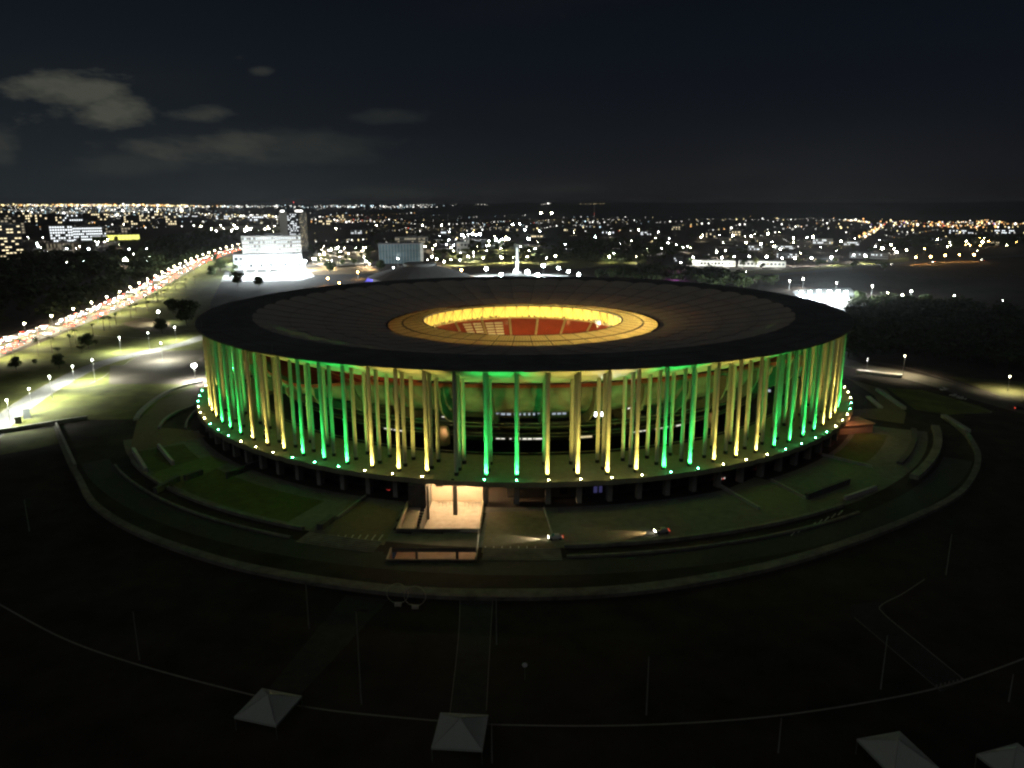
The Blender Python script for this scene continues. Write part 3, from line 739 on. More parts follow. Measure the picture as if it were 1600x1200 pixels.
canvas = sheer('tent_canvas', (.60, .63, .57), .15, .8, .08)
def tent(label, c, w, d, rz, eave=3.0, apex=5.6):
    t = thing('canopy_tent', label, 'tent', c, rz, group='white canopy tents in the dark forecourt')
    b = MB(); n = 8
    cs = [(-w/2,-d/2), (w/2,-d/2), (w/2,d/2), (-w/2,d/2)]
    for q in range(4):
        a, e = Vector((*cs[q], 0)), Vector((*cs[(q+1) % 4], 0)); ap = Vector((0,0,0))
        for i in range(n):
            for j in range(6):
                def P(u, v):
                    p = (a*(1-u)+e*u)*(1-v)
                    z = eave+(apex-eave)*(v**1.25)-.10*math.sin(PI*u)*(1-v)
                    return (p.x, p.y, z)
                u0, u1, v0, v1 = i/n, (i+1)/n, j/6, (j+1)/6
                b.quad(P(u0,v0), P(u1,v0), P(u1,v1), P(u0,v1))
    b.build('canvas_roof', canvas, t)
    b = MB()
    for q in range(4):
        a, e = cs[q], cs[(q+1) % 4]
        b.quad((*a, eave-.45), (*e, eave-.45), (*e, eave), (*a, eave))
    b.build('valance', canvas, t)
    for x, y in cs: MB().tube([(x*.98, y*.98, 0), (x*.98, y*.98, eave)], .06, 6).build('pole', grey_metal, t)
    for q in range(4):
        MB().tube([(cs[q][0]*.98, cs[q][1]*.98, eave-.05), (0,0,apex-.05)], .04, 4).build('hip_bar', grey_metal, t)
def tent_px(label, quad, z=3.0):
    p = [G(x, y, z) for x, y in quad]           # far-left, far-right, near-right, near-left corners of the eaves
    c = (p[0]+p[1]+p[2]+p[3])/4; w = ((p[1]-p[0]).length+(p[2]-p[3]).length)/2; d = ((p[3]-p[0]).length+(p[2]-p[1]).length)/2
    dr = (p[1]-p[0])+(p[2]-p[3]); c.z = 0
    tent(label, c, w, d, math.atan2(dr.y, dr.x))
tent_px('white pyramid canopy tent at lower left, turned cornerwise', ((408,1075),(471,1087),(432,1134),(367,1120)))
tent_px('white pyramid canopy tent below the entrance, middle of the row', ((686,1113),(762,1117),(755,1172),(676,1168)))
tent_px('white pyramid canopy tent at lower right, cut by the picture edge', ((1340,1154),(1407,1142),(1466,1200),(1395,1214)))
tent_px('pale canopy tent in the bottom right corner', ((1515,1182),(1585,1166),(1650,1195),(1590,1216)))
polem = {}
def pole_only(label, base, top_px, hgt, arms=True):
    t = thing('lamp_post', label, 'lamp post', base, group='unlit lamp posts in the dark forecourt')
    MB().tube([(0,0,0), (0,0,hgt*.5), (0,0,hgt)], [.17,.13,.09], 6).build('post', mat('post_metal', (.34,.33,.31), .6, .15, 2, .3), t)
    MB().tube([(0,0,hgt), (.5,0,hgt+.15), (1.3,0,hgt+.2)], .05, 5).box(1.0, 1.9, -.15, .15, hgt+.12, hgt+.27).build('lamp_arm', dark_metal, t)
for lab, b_, hgt in (('dark post left of the lower left tent', (218,1031), 11.5), ('tall dark post behind the lower left tent', (565,1100), 20), ('dark post above the middle tent', (776,1007), 11), ('dark post right of the middle of the forecourt', (1010,1117), 12.5), ('dark post near the corner path at right', (1376,1077), 12), ('short dark post at bottom right centre', (1216,1176), 7), ('dark post at the far right edge of the forecourt', (1576,1096), 6), ('dark post beside the middle tent', (769,1192), 8), ('dark post outside the perimeter wall at right', (1478,898), 11.5), ('faint dark post above the left forecourt path', (483,982), 11), ('dark post outside the perimeter wall at far left', (46,830), 10)):
    pole_only(lab, G(*b_), None, hgt)
for lab, x, y in (('thin metal hoop sculpture nearer the perimeter wall, left of the pair', 622, 946), ('thin metal hoop sculpture, right of the pair by the wall', 649, 950)):
    t = thing('hoop_sculpture', lab, 'sculpture', G(x, y), group='hoop sculptures by the wall')
    MB().tube([(2.6*math.cos(a*PI/16), 0, 3.2+2.6*math.sin(a*PI/16)) for a in range(33)], .08, 6, cap=False).build('hoop', mat('hoop_metal', (.55,.50,.40), .5, .1, 2), t)
    MB().box(-.8, .8, -.5, .5, 0, .62).build('plinth', MT['hoop_metal'], t)
# sign on a thin post
t = thing('round_sign', 'small round sign on a thin post in the dark forecourt', 'sign', G(820,1062))
MB().tube([(0,0,0), (0,0,3.6)], .05, 6).build('post', grey_metal, t)
MB().tube([(0,-.06,3.4), (0,.0,3.4)], .55, 12).build('sign_plate', white_paint, t)
for i in range(7):
    thing('bollard', 'short pale bollard, %s in the row by the right kerb' % nth(i), 'bollard', G(1463+6.5*i, 1075-1.6*i), group='bollards by the right kerb', me=MB().tube([(0,0,0),(0,0,.7),(0,0,.8)], [.16,.16,.1], 8).mesh('bollard', kerb_paint))

# ------------------------------------------------------------------ lawns and roads to the left and right
poly_sheet('avenue_lawn', [G(x,y) for x,y in ((-60,585),(0,560),(60,537),(130,508),(200,476),(262,445),(330,407),(372,398),(372,425),(345,442),(330,470),(322,530),(330,620),(250,640),(205,655),(140,656),(-60,676))], .004, grass_m)
ROADL = [(-60,724),(0,662),(40,631),(90,600),(140,575),(190,559),(240,548),(290,536),(330,522),(420,490)]
rl = smooth_line([G(*q) for q in ROADL], 8)
strip('lit_road', rl, 10.5, .012, road_pale)
for s in (-5.6, 5.6):
    off = []
    for i, p in enumerate(rl):
        d = rl[min(i+1, len(rl)-1)]-rl[max(i-1,0)]; d.z = 0; d.normalize(); off.append(p+Vector((-d.y, d.x, 0))*s)
    b = MB()
    for a_, c_ in zip(off, off[1:]):
        d = (c_-a_).normalized(); w = Vector((-d.y, d.x, 0))*.15; b.prism([a_-w, c_-w, c_+w, a_+w], 0, .14)
    setting(b.build('road_kerb', kerb_paint))
poly_sheet('car_park', [G(x,y) for x,y in ((172,572),(196,570),(216,556),(250,549),(330,546),(345,580),(330,604),(262,600),(170,600))], .010, mat('worn_car_park', (.115,.10,.08), .9, .35, .05))
arc_px('kerb_line', ((156,569),(190,571),(205,562),(228,553),(262,548),(326,544)), .5, .03, kerb_paint)
arc_px('kerb_line', ((140,600),(160,590),(170,582)), .5, .03, kerb_paint)
arc_px('footpath', ((128,521),(160,525),(200,527),(235,529)), 1.4, .012, mat('footpath_gravel', (.28,.26,.18), .9, .2, .5))
arc_px('footpath', ((205,495),(230,497),(258,500)), 1.6, .012, MT['footpath_gravel'])
poly_sheet('dirt_patch', [G(x,y) for x,y in ((190,505),(225,497),(265,503),(268,515),(225,519))], .009, mat('dry_dirt', (.20,.15,.08), .95, .3, .1))
# right road
rr_px = [(1300,560),(1340,572),(1400,583),(1470,600),(1540,622),(1640,650)]
r2 = smooth_line([G(*q) for q in rr_px], 8)
strip('right_road', r2, 17, .012, mat('dim_road', (.13,.12,.10), .9, .25, .2))
arc_px('kerb_line', ((1330,563),(1400,571),(1470,590),(1540,612),(1620,632)), .5, .03, kerb_paint)
poly_sheet('right_verge', [G(x,y) for x,y in ((1385,606),(1440,609),(1530,634),(1552,644),(1480,648),(1430,640))], .008, grass_m)
poly_sheet('right_far_verge', [G(x,y) for x,y in ((1480,588),(1620,598),(1660,640),(1600,636),(1545,612))], .008, grass_dry)
arc_px('traffic_island_kerb', ((1500,628),(1530,638),(1549,643),(1540,646),(1505,645)), .4, .03, kerb_paint)
bar('bench_wall', 'long pale ledge beside the lamp on the right road', G(1338,582), G(1409,590), 3.5, 0, 1.6, concrete_pale)

# ------------------------------------------------------------------ street lamps
pole_m = mat('lamp_pole_metal', (.45,.45,.43), .5, .1, 2, .5)
def pole_mesh(hh):
    k = round(hh, 1)
    if k not in polem:
        polem[k] = (MB().tube([(0,0,0), (0,0,hh*.5), (0,0,hh)], [.16,.12,.08], 6).mesh('pole', pole_m), )
    return polem[k][0]
headm = {}
def head_mesh(col, s, r):
    k = (tuple(col), s, r)
    if k not in headm:
        nm = 'lamp_glow_%d' % len(headm)
        headm[k] = MB().ball(r*1.2, .85).mesh('lamp_globe', emis(nm, col, s))
    return headm[k]
cap_me = {}
def street_lamp(label, head, hh, col=(1,.93,.78), s=60, r=.45, power=0, group=None, cone=150, name='street_lamp', cap=True):
    """pole, hood and glowing bowl; a lamp that lights the street has a light in it too"""
    base = Vector((head[0], head[1], 0))
    t = thing(name, label, 'street lamp', base, group=group)
    link('pole', pole_mesh(hh), t)
    hd = link('lamp_globe', head_mesh(col, s, r), t, (0, 0, hh))
    if cap:
        k = round(r, 2)
        if k not in cap_me: cap_me[k] = MB().tube([(0,0,r*.82), (0,0,r*1.05)], [r*.9, r*.3], 6).mesh('hood', dark_metal)
        link('hood', cap_me[k], hd)
    if power:
        lamp_light('street_glow', 'SPOT', (base.x, base.y, hh-r-.15), power, col, None, .3, aim=(base.x, base.y, 0), size=math.radians(cone), blend=.4)
    return t
cool = (.85, .97, 1.0); warm = (1, .86, .55); orange = (1, .52, .14); white = (1, .95, .84)
near = [((10,625),11), ((77,588),12), ((144,562),12), ((231,520),12), ((251,536),11), ((186,527),10), ((273,511),10), ((113,572),10), ((45,607),10)]
for i, ((x, y), hh) in enumerate(sorted(near)):
    street_lamp('lamp post, %s from the left along the brightly lit curving road' % nth(i), G(x, y, hh), hh, (.97,1,.86), 40, .32, 66000, 'lamps of the lit curving road', 165)
street_lamp('bright globe lamp in the car park beside the stadium', G(303,571,9), 9, (1,1,.92), 160, 1.1, 60000)
street_lamp('lone bright lamp on the lawn below the big dark tree', G(247,487,10), 10, (.95,1,.9), 120, .8, 30000)
street_lamp('pale lamp post beside the ledge on the right road', G(1414,556,11), 11, warm, 22, .35, 26000)
street_lamp('shorter pale post left of the ledge on the right road', G(1356,560,8), 8, white, 5, .22, 5000)
street_lamp('pale lamp post at the far right of the right road', G(1578,588,8), 8, warm, 22, .35, 26000)
# avenue
AV = [G(*q) for q in ((-60,568),(0,541),(60,520),(100,507),(160,484),(200,466),(250,440),(300,414),(345,397),(385,385))]
av = smooth_line(AV, 12)
strip('avenue', av, 31, .014, road_pale)
def along(line, s):
    acc = 0
    for a_, c_ in zip(line, line[1:]):
        l = (c_-a_).length
        if acc+l >= s: return a_+(c_-a_)*((s-acc)/l), (c_-a_).normalized()
        acc += l
    return line[-1], (line[-1]-line[-2]).normalized()
AVL = sum((c_-a_).length for a_, c_ in zip(av, av[1:]))
s = 20; i = 0
while s < AVL-10:
    p, d = along(av, s); sd_ = Vector((-d.y, d.x, 0))
    street_lamp('warm street lamp in the median of the crowded avenue, %s along it' % nth(i), p+Vector((0,0,10)), 10, (1,.84,.56), 90, .55, 52000, 'lamps of the crowded avenue', 165)
    s += 38+s*.02; i += 1
s = 10; i = 0
while s < AVL*.8:
    p, d = along(av, s); q_ = p+Vector((d.y, -d.x, 0))*25
    street_lamp('slim street lamp on the lawn verge of the crowded avenue, %s along it' % nth(i), q_+Vector((0,0,12)), 12, (1,.93,.66), 14, .28, 62000, 'verge lamps of the avenue', 168)
    s += 48+s*.03; i += 1
b = MB()
for i in range(int(AVL/6)):
    p, d = along(av, i*6.0); q, d2 = along(av, i*6.0+6)
    w = Vector((-d.y, d.x, 0))*1.2; w2 = Vector((-d2.y, d2.x, 0))*1.2
    b.prism([p-w, q-w2, q+w2, p+w], 0, .16)
setting(b.build('avenue_median', grass_m))

# ------------------------------------------------------------------ cars
def car_mesh(m_body):
    b = MB(); prof = [(-2.1,.35),(-2.15,.75),(-1.55,.95),(-1.1,1.42),(.35,1.45),(1.05,.98),(2.0,.82),(2.12,.35)]
    n = len(prof); i = len(b.v)
    for (yy, inset) in ((-.86, 0), (.86, 0)):
        for (x, z) in prof:
            b.v.append((x, yy*(.82 if z > 1.2 else 1.0), z))
    b.f.append(tuple(range(n))); b.f.append(tuple(range(2*n-1, n-1, -1))); b.mi += [0, 0]
    for k in range(n):
        b.f.append((k, k+n, (k+1) % n+n, (k+1) % n)); b.mi.append(1 if k in (2, 4) else 0)
    return b.mesh('car_body', [m_body, glass_dark])
paints = [mat('paint_'+nm, c, .35, .05, 1, spec=.5) for nm, c in (('white',(.7,.7,.7)),('silver',(.4,.41,.42)),('black',(.02,.02,.022)),('red',(.3,.02,.02)),('grey',(.12,.125,.13)))]
pn = ['white', 'silver', 'black', 'red', 'grey']
car_bodies = [car_mesh(p) for p in paints]
wheel_me = MB().tube([(0,-.1,0),(0,.1,0)], .32, 10).mesh('wheel', mat('tyre_rubber', (.02,.02,.02), .8, .1, 1))
hl_me = MB().quad((0,-.22,-.14),(0,.22,-.14),(0,.22,.14),(0,-.22,.14)).mesh('headlight', emis('headlight_glow', (1,.90,.72), 60))
tl_me = MB().quad((0,.22,-.12),(0,-.22,-.12),(0,-.22,.12),(0,.22,.12)).mesh('tail_light', emis('tail_light_glow', (1,.055,.025), 60))
tl_dim = MB().quad((0,.22,-.12),(0,-.22,-.12),(0,-.22,.12),(0,.22,.12)).mesh('tail_light', emis('dim_tail_light', (1,.08,.04), 5))
hl_off = MB().quad((0,-.2,-.1),(0,.2,-.1),(0,.2,.1),(0,-.2,.1)).mesh('headlight', grey_metal)
def car(label, p, ang, ci, group=None, wheels=False, lit=True):
    t = thing('car', label, 'car', p, ang, group)
    link('body', car_bodies[ci], t)
    for sgn in (-1, 1):
        link('headlight', hl_me if lit else hl_off, t, (2.17, sgn*.58, .66)); link('tail_light', (tl_dim if wheels else tl_me) if lit else hl_off, t, (-2.2, sgn*.6, .72))
        if wheels:
            for x in (-1.3, 1.32): link('wheel', wheel_me, t, (x, sgn*.8, .32))
    return t
ncar = 0; lane_n = [0]*6
LANE = ('nearest', 'second nearest', 'third nearest', 'third farthest', 'second farthest', 'farthest')
s = 4.0
while s < AVL-5 and ncar < 290:
    gap = 9.0+s*.030
    for lane in range(6):
        if R.random() < .16: continue
        p, d = along(av, s+R.uniform(-2, 2)); sd_ = Vector((-d.y, d.x, 0))
        o = (-12.6, -8.8, -5.0, 5.0, 8.8, 12.6)[lane]
        away = (o < 0) != (R.random() < .22)
        ci = R.choice((0, 0, 1, 1, 2, 4, 3)); ang = math.atan2(d.y, d.x)+(0 if away else PI)
        car('%s car, %s, %s lane of the crowded avenue, %s from the left' % (pn[ci], 'tail lights showing' if away else 'headlights showing', LANE[lane], nth(lane_n[lane])), p+sd_*o, ang, ci, 'cars queueing on the avenue')
        ncar += 1; lane_n[lane] += 1
    s += gap
for lab, (x, y), ang, ci, lit in (('white car with headlights on crossing the entrance forecourt', (868,842), PI+.05, 0, True), ('silver car with headlights on along the plaza right of the forecourt', (1034,832), PI+.12, 1, True),
        ('white car parked on the right road beside the verge', (1475,610), .4, 0, False), ('silver car parked at the kerb of the right verge', (1491,620), 2.3, 1, False), ('pale car parked farther along the right verge', (1502,624), 2.3, 1, False), ('dark car with red tail lights at the right picture edge', (1594,640), -.3, 2, True)):
    car(lab, G(x, y), ang, ci, None, True, lit)
p = G(868,842); lamp_light('headlamp_beam', 'SPOT', p+Vector((-2.6,0,.8)), 16000, (1,.9,.65), None, .15, aim=p+Vector((-14,-.6,0)), size=math.radians(40), blend=.6)
p = G(1034,832); lamp_light('headlamp_beam', 'SPOT', p+Vector((-2.6,0,.8)), 11000, (1,.66,.26), None, .15, aim=p+Vector((-16,-2,0)), size=math.radians(46), blend=.7)
# freight box shapes beside the lit road, far left
for lab, (x, y), w, hh in (('tall dark cabinet beside the lit road at far left', (43,654), 3.0, 4.6), ('short dark cabinet beside the lit road at far left', (29,661), 2.6, 3.0)):
    t = thing('cabinet', lab, 'cabinet', G(x, y), .6)
    MB().box(-w/2, w/2, -1, 1, .2, hh).build('cabinet_box', mat('cabinet_grey', (.10,.11,.11), .7, .2, 1), t)
    MB().box(-w/2-.1, w/2+.1, -1.1, 1.1, 0, .2).build('cabinet_base', concrete, t)

# ------------------------------------------------------------------ trees
leaf_a = mat('dark_foliage', (.045, .065, .022), .9, .45, .35, col2=(.085,.11,.035))
leaf_b = mat('yellowish_foliage', (.075, .085, .025), .9, .4, .35, col2=(.12,.13,.04))
bark = mat('bark', (.10, .08, .06), .9, .3, 2)
def crown_mesh(seed, n, leaf, flat=.55, lobes=7, m=leaf_a):
    """unit crown: leaf clumps scattered through a handful of uneven lobes"""
    q = random.Random(seed); b = MB(); L_ = []
    for i in range(lobes):
        a = q.uniform(0, 2*PI); rad = q.uniform(.0, .62)
        L_.append((Vector((rad*math.cos(a), rad*math.sin(a), q.uniform(-.18, .32)*flat/.55)), q.uniform(.28, .52)))
    for i in range(n):
        c, lr = q.choice(L_)
        d = Vector((q.gauss(0,1), q.gauss(0,1), q.gauss(0,.75)+.15)).normalized()
        p = c+Vector((d.x, d.y, d.z*flat*1.2))*lr*(q.random()**.35)
        u = Vector((q.gauss(0,1), q.gauss(0,1), q.gauss(0,.6))).normalized(); v = u.cross(d if abs(u.dot(d)) < .95 else Vector((0,0,1))).normalized()
        sz = leaf*q.uniform(.6, 1.4)
        b.quad(p-u*sz-v*sz*.6, p+u*sz*.3-v*sz, p+u*sz+v*sz*.5, p-u*sz*.2+v*sz*.9)
    return b.mesh('crown', m)
CROWN = [crown_mesh(i, 420, .085, .70, 7, leaf_a if i % 3 else leaf_b) for i in range(6)]
CROWN_BIG = [crown_mesh(20+i, 3000, .045, .80, 11) for i in range(2)]
def trunk_mesh(seed):
    q = random.Random(seed); b = MB().tube([(0,0,0), (.02,.01,.3), (0,.03,.62)], [.055,.04,.03], 6)
    for i in range(5):
        a = q.uniform(0, 2*PI); b.tube([(0,.02,.42+.04*i), (.22*math.cos(a), .22*math.sin(a), .66), (.42*math.cos(a), .42*math.sin(a), .82)], [.026,.018,.008], 4)
    return b.mesh('trunk', bark)
TRUNK = [trunk_mesh(i) for i in range(3)]
def tree(label, p, w, hh, group=None, big=False, name='tree'):
    """w: crown width, hh: height to the top"""
    t = thing(name, label, 'tree', (p[0], p[1], 0), R.uniform(0, 6.28), group)
    link('trunk', R.choice(TRUNK), t, scl=(w*.45, w*.45, hh*.95))
    link('crown', R.choice(CROWN_BIG if big else CROWN), t, (0, 0, hh*.66), scl=(w*.56, w*.56, max(hh*.62, w*.50)))
    return t
for lab, (x, y), w, hh, bg_ in (('huge dark spreading tree hard by the stadium roof at left', (292,508), 26, 17, True), ('dark broad tree behind the huge one at left', (270,490), 16, 11, True), ('round dark tree on the lawn by the lit road', (254,521), 13, 10, True), ('low broad tree lit from the road side', (139,545), 12, 8.5, True), ('dark spreading tree at the far left of the lawn', (26,578), 9, 6.5, True), ('larger dark clump of tree beside the lit road bend', (93,576), 10, 7.5, True), ('small leafy tree between the lawn trees', (56,572), 4, 4.5, False), ('small bright-sided tree right of the low broad one', (150,541), 5, 4.5, False), ('small tree below the low broad lawn tree', (128,552), 6, 5, False), ('small sapling tree on the open lawn', (90,552), 5, 4, False),
        ('round tree on the lawn before the glaring square', (331,433), 16, 11, True), ('tall round tree on the lawn before the glaring square', (345,424), 22, 15, True), ('dark tree at the left edge of the glaring square', (372,446), 22, 13, True), ('dark bush tree in front of the glaring square', (405,447), 16, 9, True),
        ('round dark tree on the bright verge beyond the roof', (516,428), 20, 15, True), ('small dark tree beside the conical roofed hall', (594,425), 18, 15, True), ('dark tree left of the glass fronted hall', (575,402), 18, 14, True)):
    tree(lab, G(x, y), w, hh, None, bg_)
def palm_mesh(seed):
    q = random.Random(seed); b = MB()
    for i in range(15):
        a = 2*PI*i/15+q.uniform(-.2,.2); el = q.uniform(-.1, .9); ln = q.uniform(1.8, 2.5); prev = None
        for k in range(6):
            t = k/5; rr_ = ln*t*(1-.12*t); z = rr_*el-1.5*t*t
            p = Vector((rr_*math.cos(a), rr_*math.sin(a), z)); w = .42*math.sin(PI*min(.95, .12+t*.86)); s_ = Vector((-math.sin(a), math.cos(a), 0))*w
            cur_ = (p-s_-Vector((0,0,.12)), p, p+s_-Vector((0,0,.12)))
            if prev: b.quad(prev[0], cur_[0], cur_[1], prev[1]); b.quad(prev[1], cur_[1], cur_[2], prev[2])
            prev = cur_
    return b.mesh('crown', leaf_a)
PALM = [palm_mesh(i) for i in range(3)]
palm_tr = MB().tube([(0,0,0), (.02,0,.3), (-.01,.02,.7), (0,0,1)], [.26,.2,.17,.15], 6).mesh('trunk', bark)
pq = [(111,543),(146,525),(182,508),(163,517),(213,489),(240,468),(252,462),(262,457),(246,471),(229,480),(291,450),(305,443),(172,512),(205,497),(119,538),(82,552),(60,556),(275,453),(232,486),(258,466)]
for i, (x, y) in enumerate(sorted(pq)):
    p = G(x, y); hh = R.uniform(8, 11)
    t = thing('palm_tree', 'palm tree beside the crowded avenue, %s from the left' % nth(i), 'palm tree', p, R.uniform(0,6), 'palms beside the avenue')
    link('trunk', palm_tr, t, scl=(1,1,hh)); link('crown', R.choice(PALM), t, (0,0,hh), scl=1.25)

# ------------------------------------------------------------------ town: buildings
def facade(b, x0, x1, z0, z1, y, nx, nz, fill, rnd, m=0, gw=.62, gh=.55, side=-1):
    """small lit panes on a wall, some of them dark"""
    dx = (x1-x0)/nx; dz = (z1-z0)/nz
    for i in range(nx):
        for j in range(nz):
            if rnd.random() > fill: continue
            xa = x0+dx*(i+.5-gw/2); xb = xa+dx*gw; za = z0+dz*(j+.5-gh/2); zb_ = za+dz*gh
            b.quad((xa, y, za), (xb, y, za), (xb, y, zb_), (xa, y, zb_), m=m)
WIN = {'white': emis('window_white', (.92,.97,1), 2.2, False), 'bright': emis('window_bright', (.90,.97,1), 1.15), 'warm': emis('window_warm', (1,.83,.5), 2.0, False), 'dim': emis('window_dim', (1,.86,.6), .45, False), 'yellow': emis('wall_glow_yellow', (.95,.95,.2), 1.6)}
wall_pale = mat('building_pale_render', (.42,.41,.38), .8, .15, .08); wall_grey = mat('building_grey', (.16,.16,.165), .85, .2, .08); wall_dk = mat('building_dark', (.06,.06,.065), .85, .25, .08)
def building(label, px, pw_, ph, depth, wall, win='white', nx=10, nz=5, fill=.5, rot=0.0, name='office_building', gw=.62, gh=.5, group=None, roofbox=True, dimfill=.0):
    """px: photo place of the front foot; pw_, ph: its width and height in the photo"""
    p = G(*px); dist = (p-EYE).length; w = pw_*dist/FPX; hh = ph*dist/FPX
    face = math.atan2(p.x, p.y+DIST)
    t = thing(name, label, 'building', p, -face+rot, group)
    MB().box(-w/2, w/2, 0, depth, 0, hh).build('wall', wall, t)
    MB().box(-w/2-.3, w/2+.3, -.3, depth+.3, hh+.02, hh+.8).build('roof_edge', wall_grey, t)
    if roofbox and hh > 14: MB().box(-w*.12, w*.16, depth*.3, depth*.7, hh+.82, hh+4).build('plant_room', wall_grey, t)
    q = random.Random(hash((round(px[0]), round(px[1]))) & 0xffff)
    b = MB(); facade(b, -w/2+.6, w/2-.6, 1.2, hh-.8, -.12, nx, nz, fill, q, 0, gw, gh)
    if b.f: setting(b.build('window_panes', WIN[win], t), 'stuff')
    b = MB(); facade(b, -w/2+.6, w/2-.6, 1.2, hh-.8, -.06, nx, nz, 1.0, q, 0, gw, gh)
    setting(b.build('dark_panes', glass_dark, t), 'stuff')
    b = MB()
    dz = (hh-2)/nz
    for j in range(nz+1): b.box(-w/2-.12, w/2+.12, -.25, -.01, 1.2+dz*j-.25, 1.2+dz*j+.1)
    setting(b.build('floor_bands', wall, t), 'stuff')
    return t, w, hh, dist
# tower behind the white office slab
p = G(462,393); dist = (p-EYE).length; k_ = dist/FPX; face = math.atan2(p.x, p.y+DIST)
t = thing('office_tower', 'tall office tower with a blank pale flank, tallest on the skyline', 'building', p, -face)
hh = 57*k_
MB().box(-20*k_, -9*k_, 0, 24, 0, hh).build('blank_flank', mat('tower_flank', (.55,.54,.50), .8, .08, .05), t)
MB().box(-8.95*k_, 8*k_, .8, 22, 0, hh-1).build('window_block', wall_dk, t)
MB().box(8.05*k_, 19*k_, 0, 24, 0, hh+.5).build('right_shaft', wall_grey, t)
q = random.Random(5); b = MB(); facade(b, -8.6*k_, 7.8*k_, 4, hh-3, .72, 9, 20, .42, q, 0, .6, .5); setting(b.build('window_panes', WIN['white'], t), 'stuff')
b = MB(); facade(b, -8.6*k_, 7.8*k_, 4, hh-3, .76, 9, 20, 1, q, 0, .7, .6); setting(b.build('dark_panes', glass_dark, t), 'stuff')
b = MB()
for i in range(7): b.box((8.3+1.55*i)*k_, (8.75+1.55*i)*k_, -.9, -.02, 0, hh)
setting(b.build('fins', wall_pale, t), 'stuff')
b = MB(); facade(b, 8.4*k_, 18.8*k_, 4, hh-3, -.05, 7, 22, .30, q, 0, .3, .4); setting(b.build('shaft_panes', WIN['warm'], t), 'stuff')
for x in (-15, 6, 11):
    MB().box((x-2.5)*k_, (x+2.5)*k_, 4, 8, hh+.6, hh+3.2).build('roof_lamp', emis('roof_lamp', (1,.97,.9), 7, False), t)
MB().tube([(2*k_,10,hh), (2*k_,10,hh+14*k_)], .5, 4).build('mast', grey_metal, t)
MB().blob((2*k_,10,hh+14*k_), 1.1).build('beacon', emis('red_beacon', (1,.08,.08), 3, False), t)
# white slab with bright window rows, its podium and the floodlit square
t, w, hh, dist = building('long white office slab with rows of glaring windows behind the square', (427,412), 83, 40, 26, wall_pale, 'bright', 26, 7, .86, 0, gw=.8, gh=.5)
lo_pal = mat('square_paving', (.45,.45,.44), .85, .15, .1)
t2, w2, hh2, d2 = building('low white podium hall in front of the office slab', (420,421), 96, 22, 14, mat('podium_white', (.68,.69,.70), .8, .08, .1), 'bright', 14, 2, .25, 0, gh=.4, roofbox=False)
poly_sheet('floodlit_square', [G(x,y) for x,y in ((352,424),(478,418),(492,432),(470,438),(345,440))], .02, lo_pal)
for i, (x, y) in enumerate(((372,404),(392,412),(410,411),(428,408),(446,410),(464,406),(476,414),(436,420),(402,421),(384,424),(420,426),(458,424))):
    hh = 13; p = G(x, y+8, 0)
    t = thing('flood_mast', 'floodlight mast blazing over the white square, %s of its cluster' % nth(i), 'floodlight', p, group='floodlight masts on the square')
    MB().tube([(0,0,0),(0,0,hh)], [.3,.2], 6).build('mast', pole_m, t)
    MB().box(-3.2, 3.2, -.5, .5, hh-1.1, hh+1.4).build('lamp_bank', emis('flood_bank', (.88,.98,1), 55), t)
    lamp_light('flood_glow', 'POINT', p+Vector((0,-3,hh-2)), 240000, (.88,.98,1), None, 1.0)
# glass fronted hall and its neighbours
p = G(626,412); dist = (p-EYE).length; k_ = dist/FPX; face = math.atan2(p.x, p.y+DIST)
t = thing('glass_hall', 'glass fronted hall with mullions and a white end pillar', 'building', p, -face)
W_ = 64*k_; hh = 29*k_
MB().box(-W_/2, W_/2, .6, 34, 0, hh).build('wall', wall_dk, t)
MB().box(-W_/2-1.2, W_/2+1.2, -1, 35, hh+.02, hh+1.6).build('roof_slab', wall_grey, t)
gl_m = mat('bluish_facade_glass', (.10,.15,.17), .12, .3, .05, spec=.6)
for i in range(14):
    x0 = -W_/2+W_*i/14
    for j in range(3):
        MB().box(x0+.25, x0+W_/14-.25, .3, .55, hh*(j/3)+.3, hh*((j+1)/3)-.3).build('glass_pane', gl_m, t)
    MB().box(x0-.2, x0+.2, -.3, .28, 0, hh).build('mullion', wall_pale, t)
MB().box(W_/2-2, W_/2+3, -1.5, 6, 0, hh+1.7).build('end_pillar', concrete_pale, t)
for i, (x, y, r_, s_) in enumerate(((602,393,1.9,18), (618,390,1.5,16), (631,390,1.5,16), (622,400,1.2,12), (615,409,1.0,8), (634,408,1.0,8))):
    pp = G(x, y+12, 0); pp = EYE+(pp-EYE)*.965; pp.z = 0
    street_lamp('tall cool lamp in front of the glass hall, %s of its group' % nth(i), Vector((pp.x, pp.y, 0)), max(6, (412-y)*k_*.9), cool, s_*4, r_*.8, 0, 'lamps before the glass hall')
building('long grey block behind the glass hall', (643,386), 50, 15, 18, wall_pale, 'dim', 14, 3, .5)
building('white box building with a tall chimney right of the hall', (722,395), 17, 16, 20, white_paint, 'dim', 3, 2, .2)
building('narrow white chimney block beside the box building', (731,390), 4, 22, 6, white_paint, 'dim', 1, 2, .1, roofbox=False)
lamp_light('box_glow', 'POINT', G(717,398)+Vector((0,-12,9)), 15000, (1,.95,.8), None, 1)
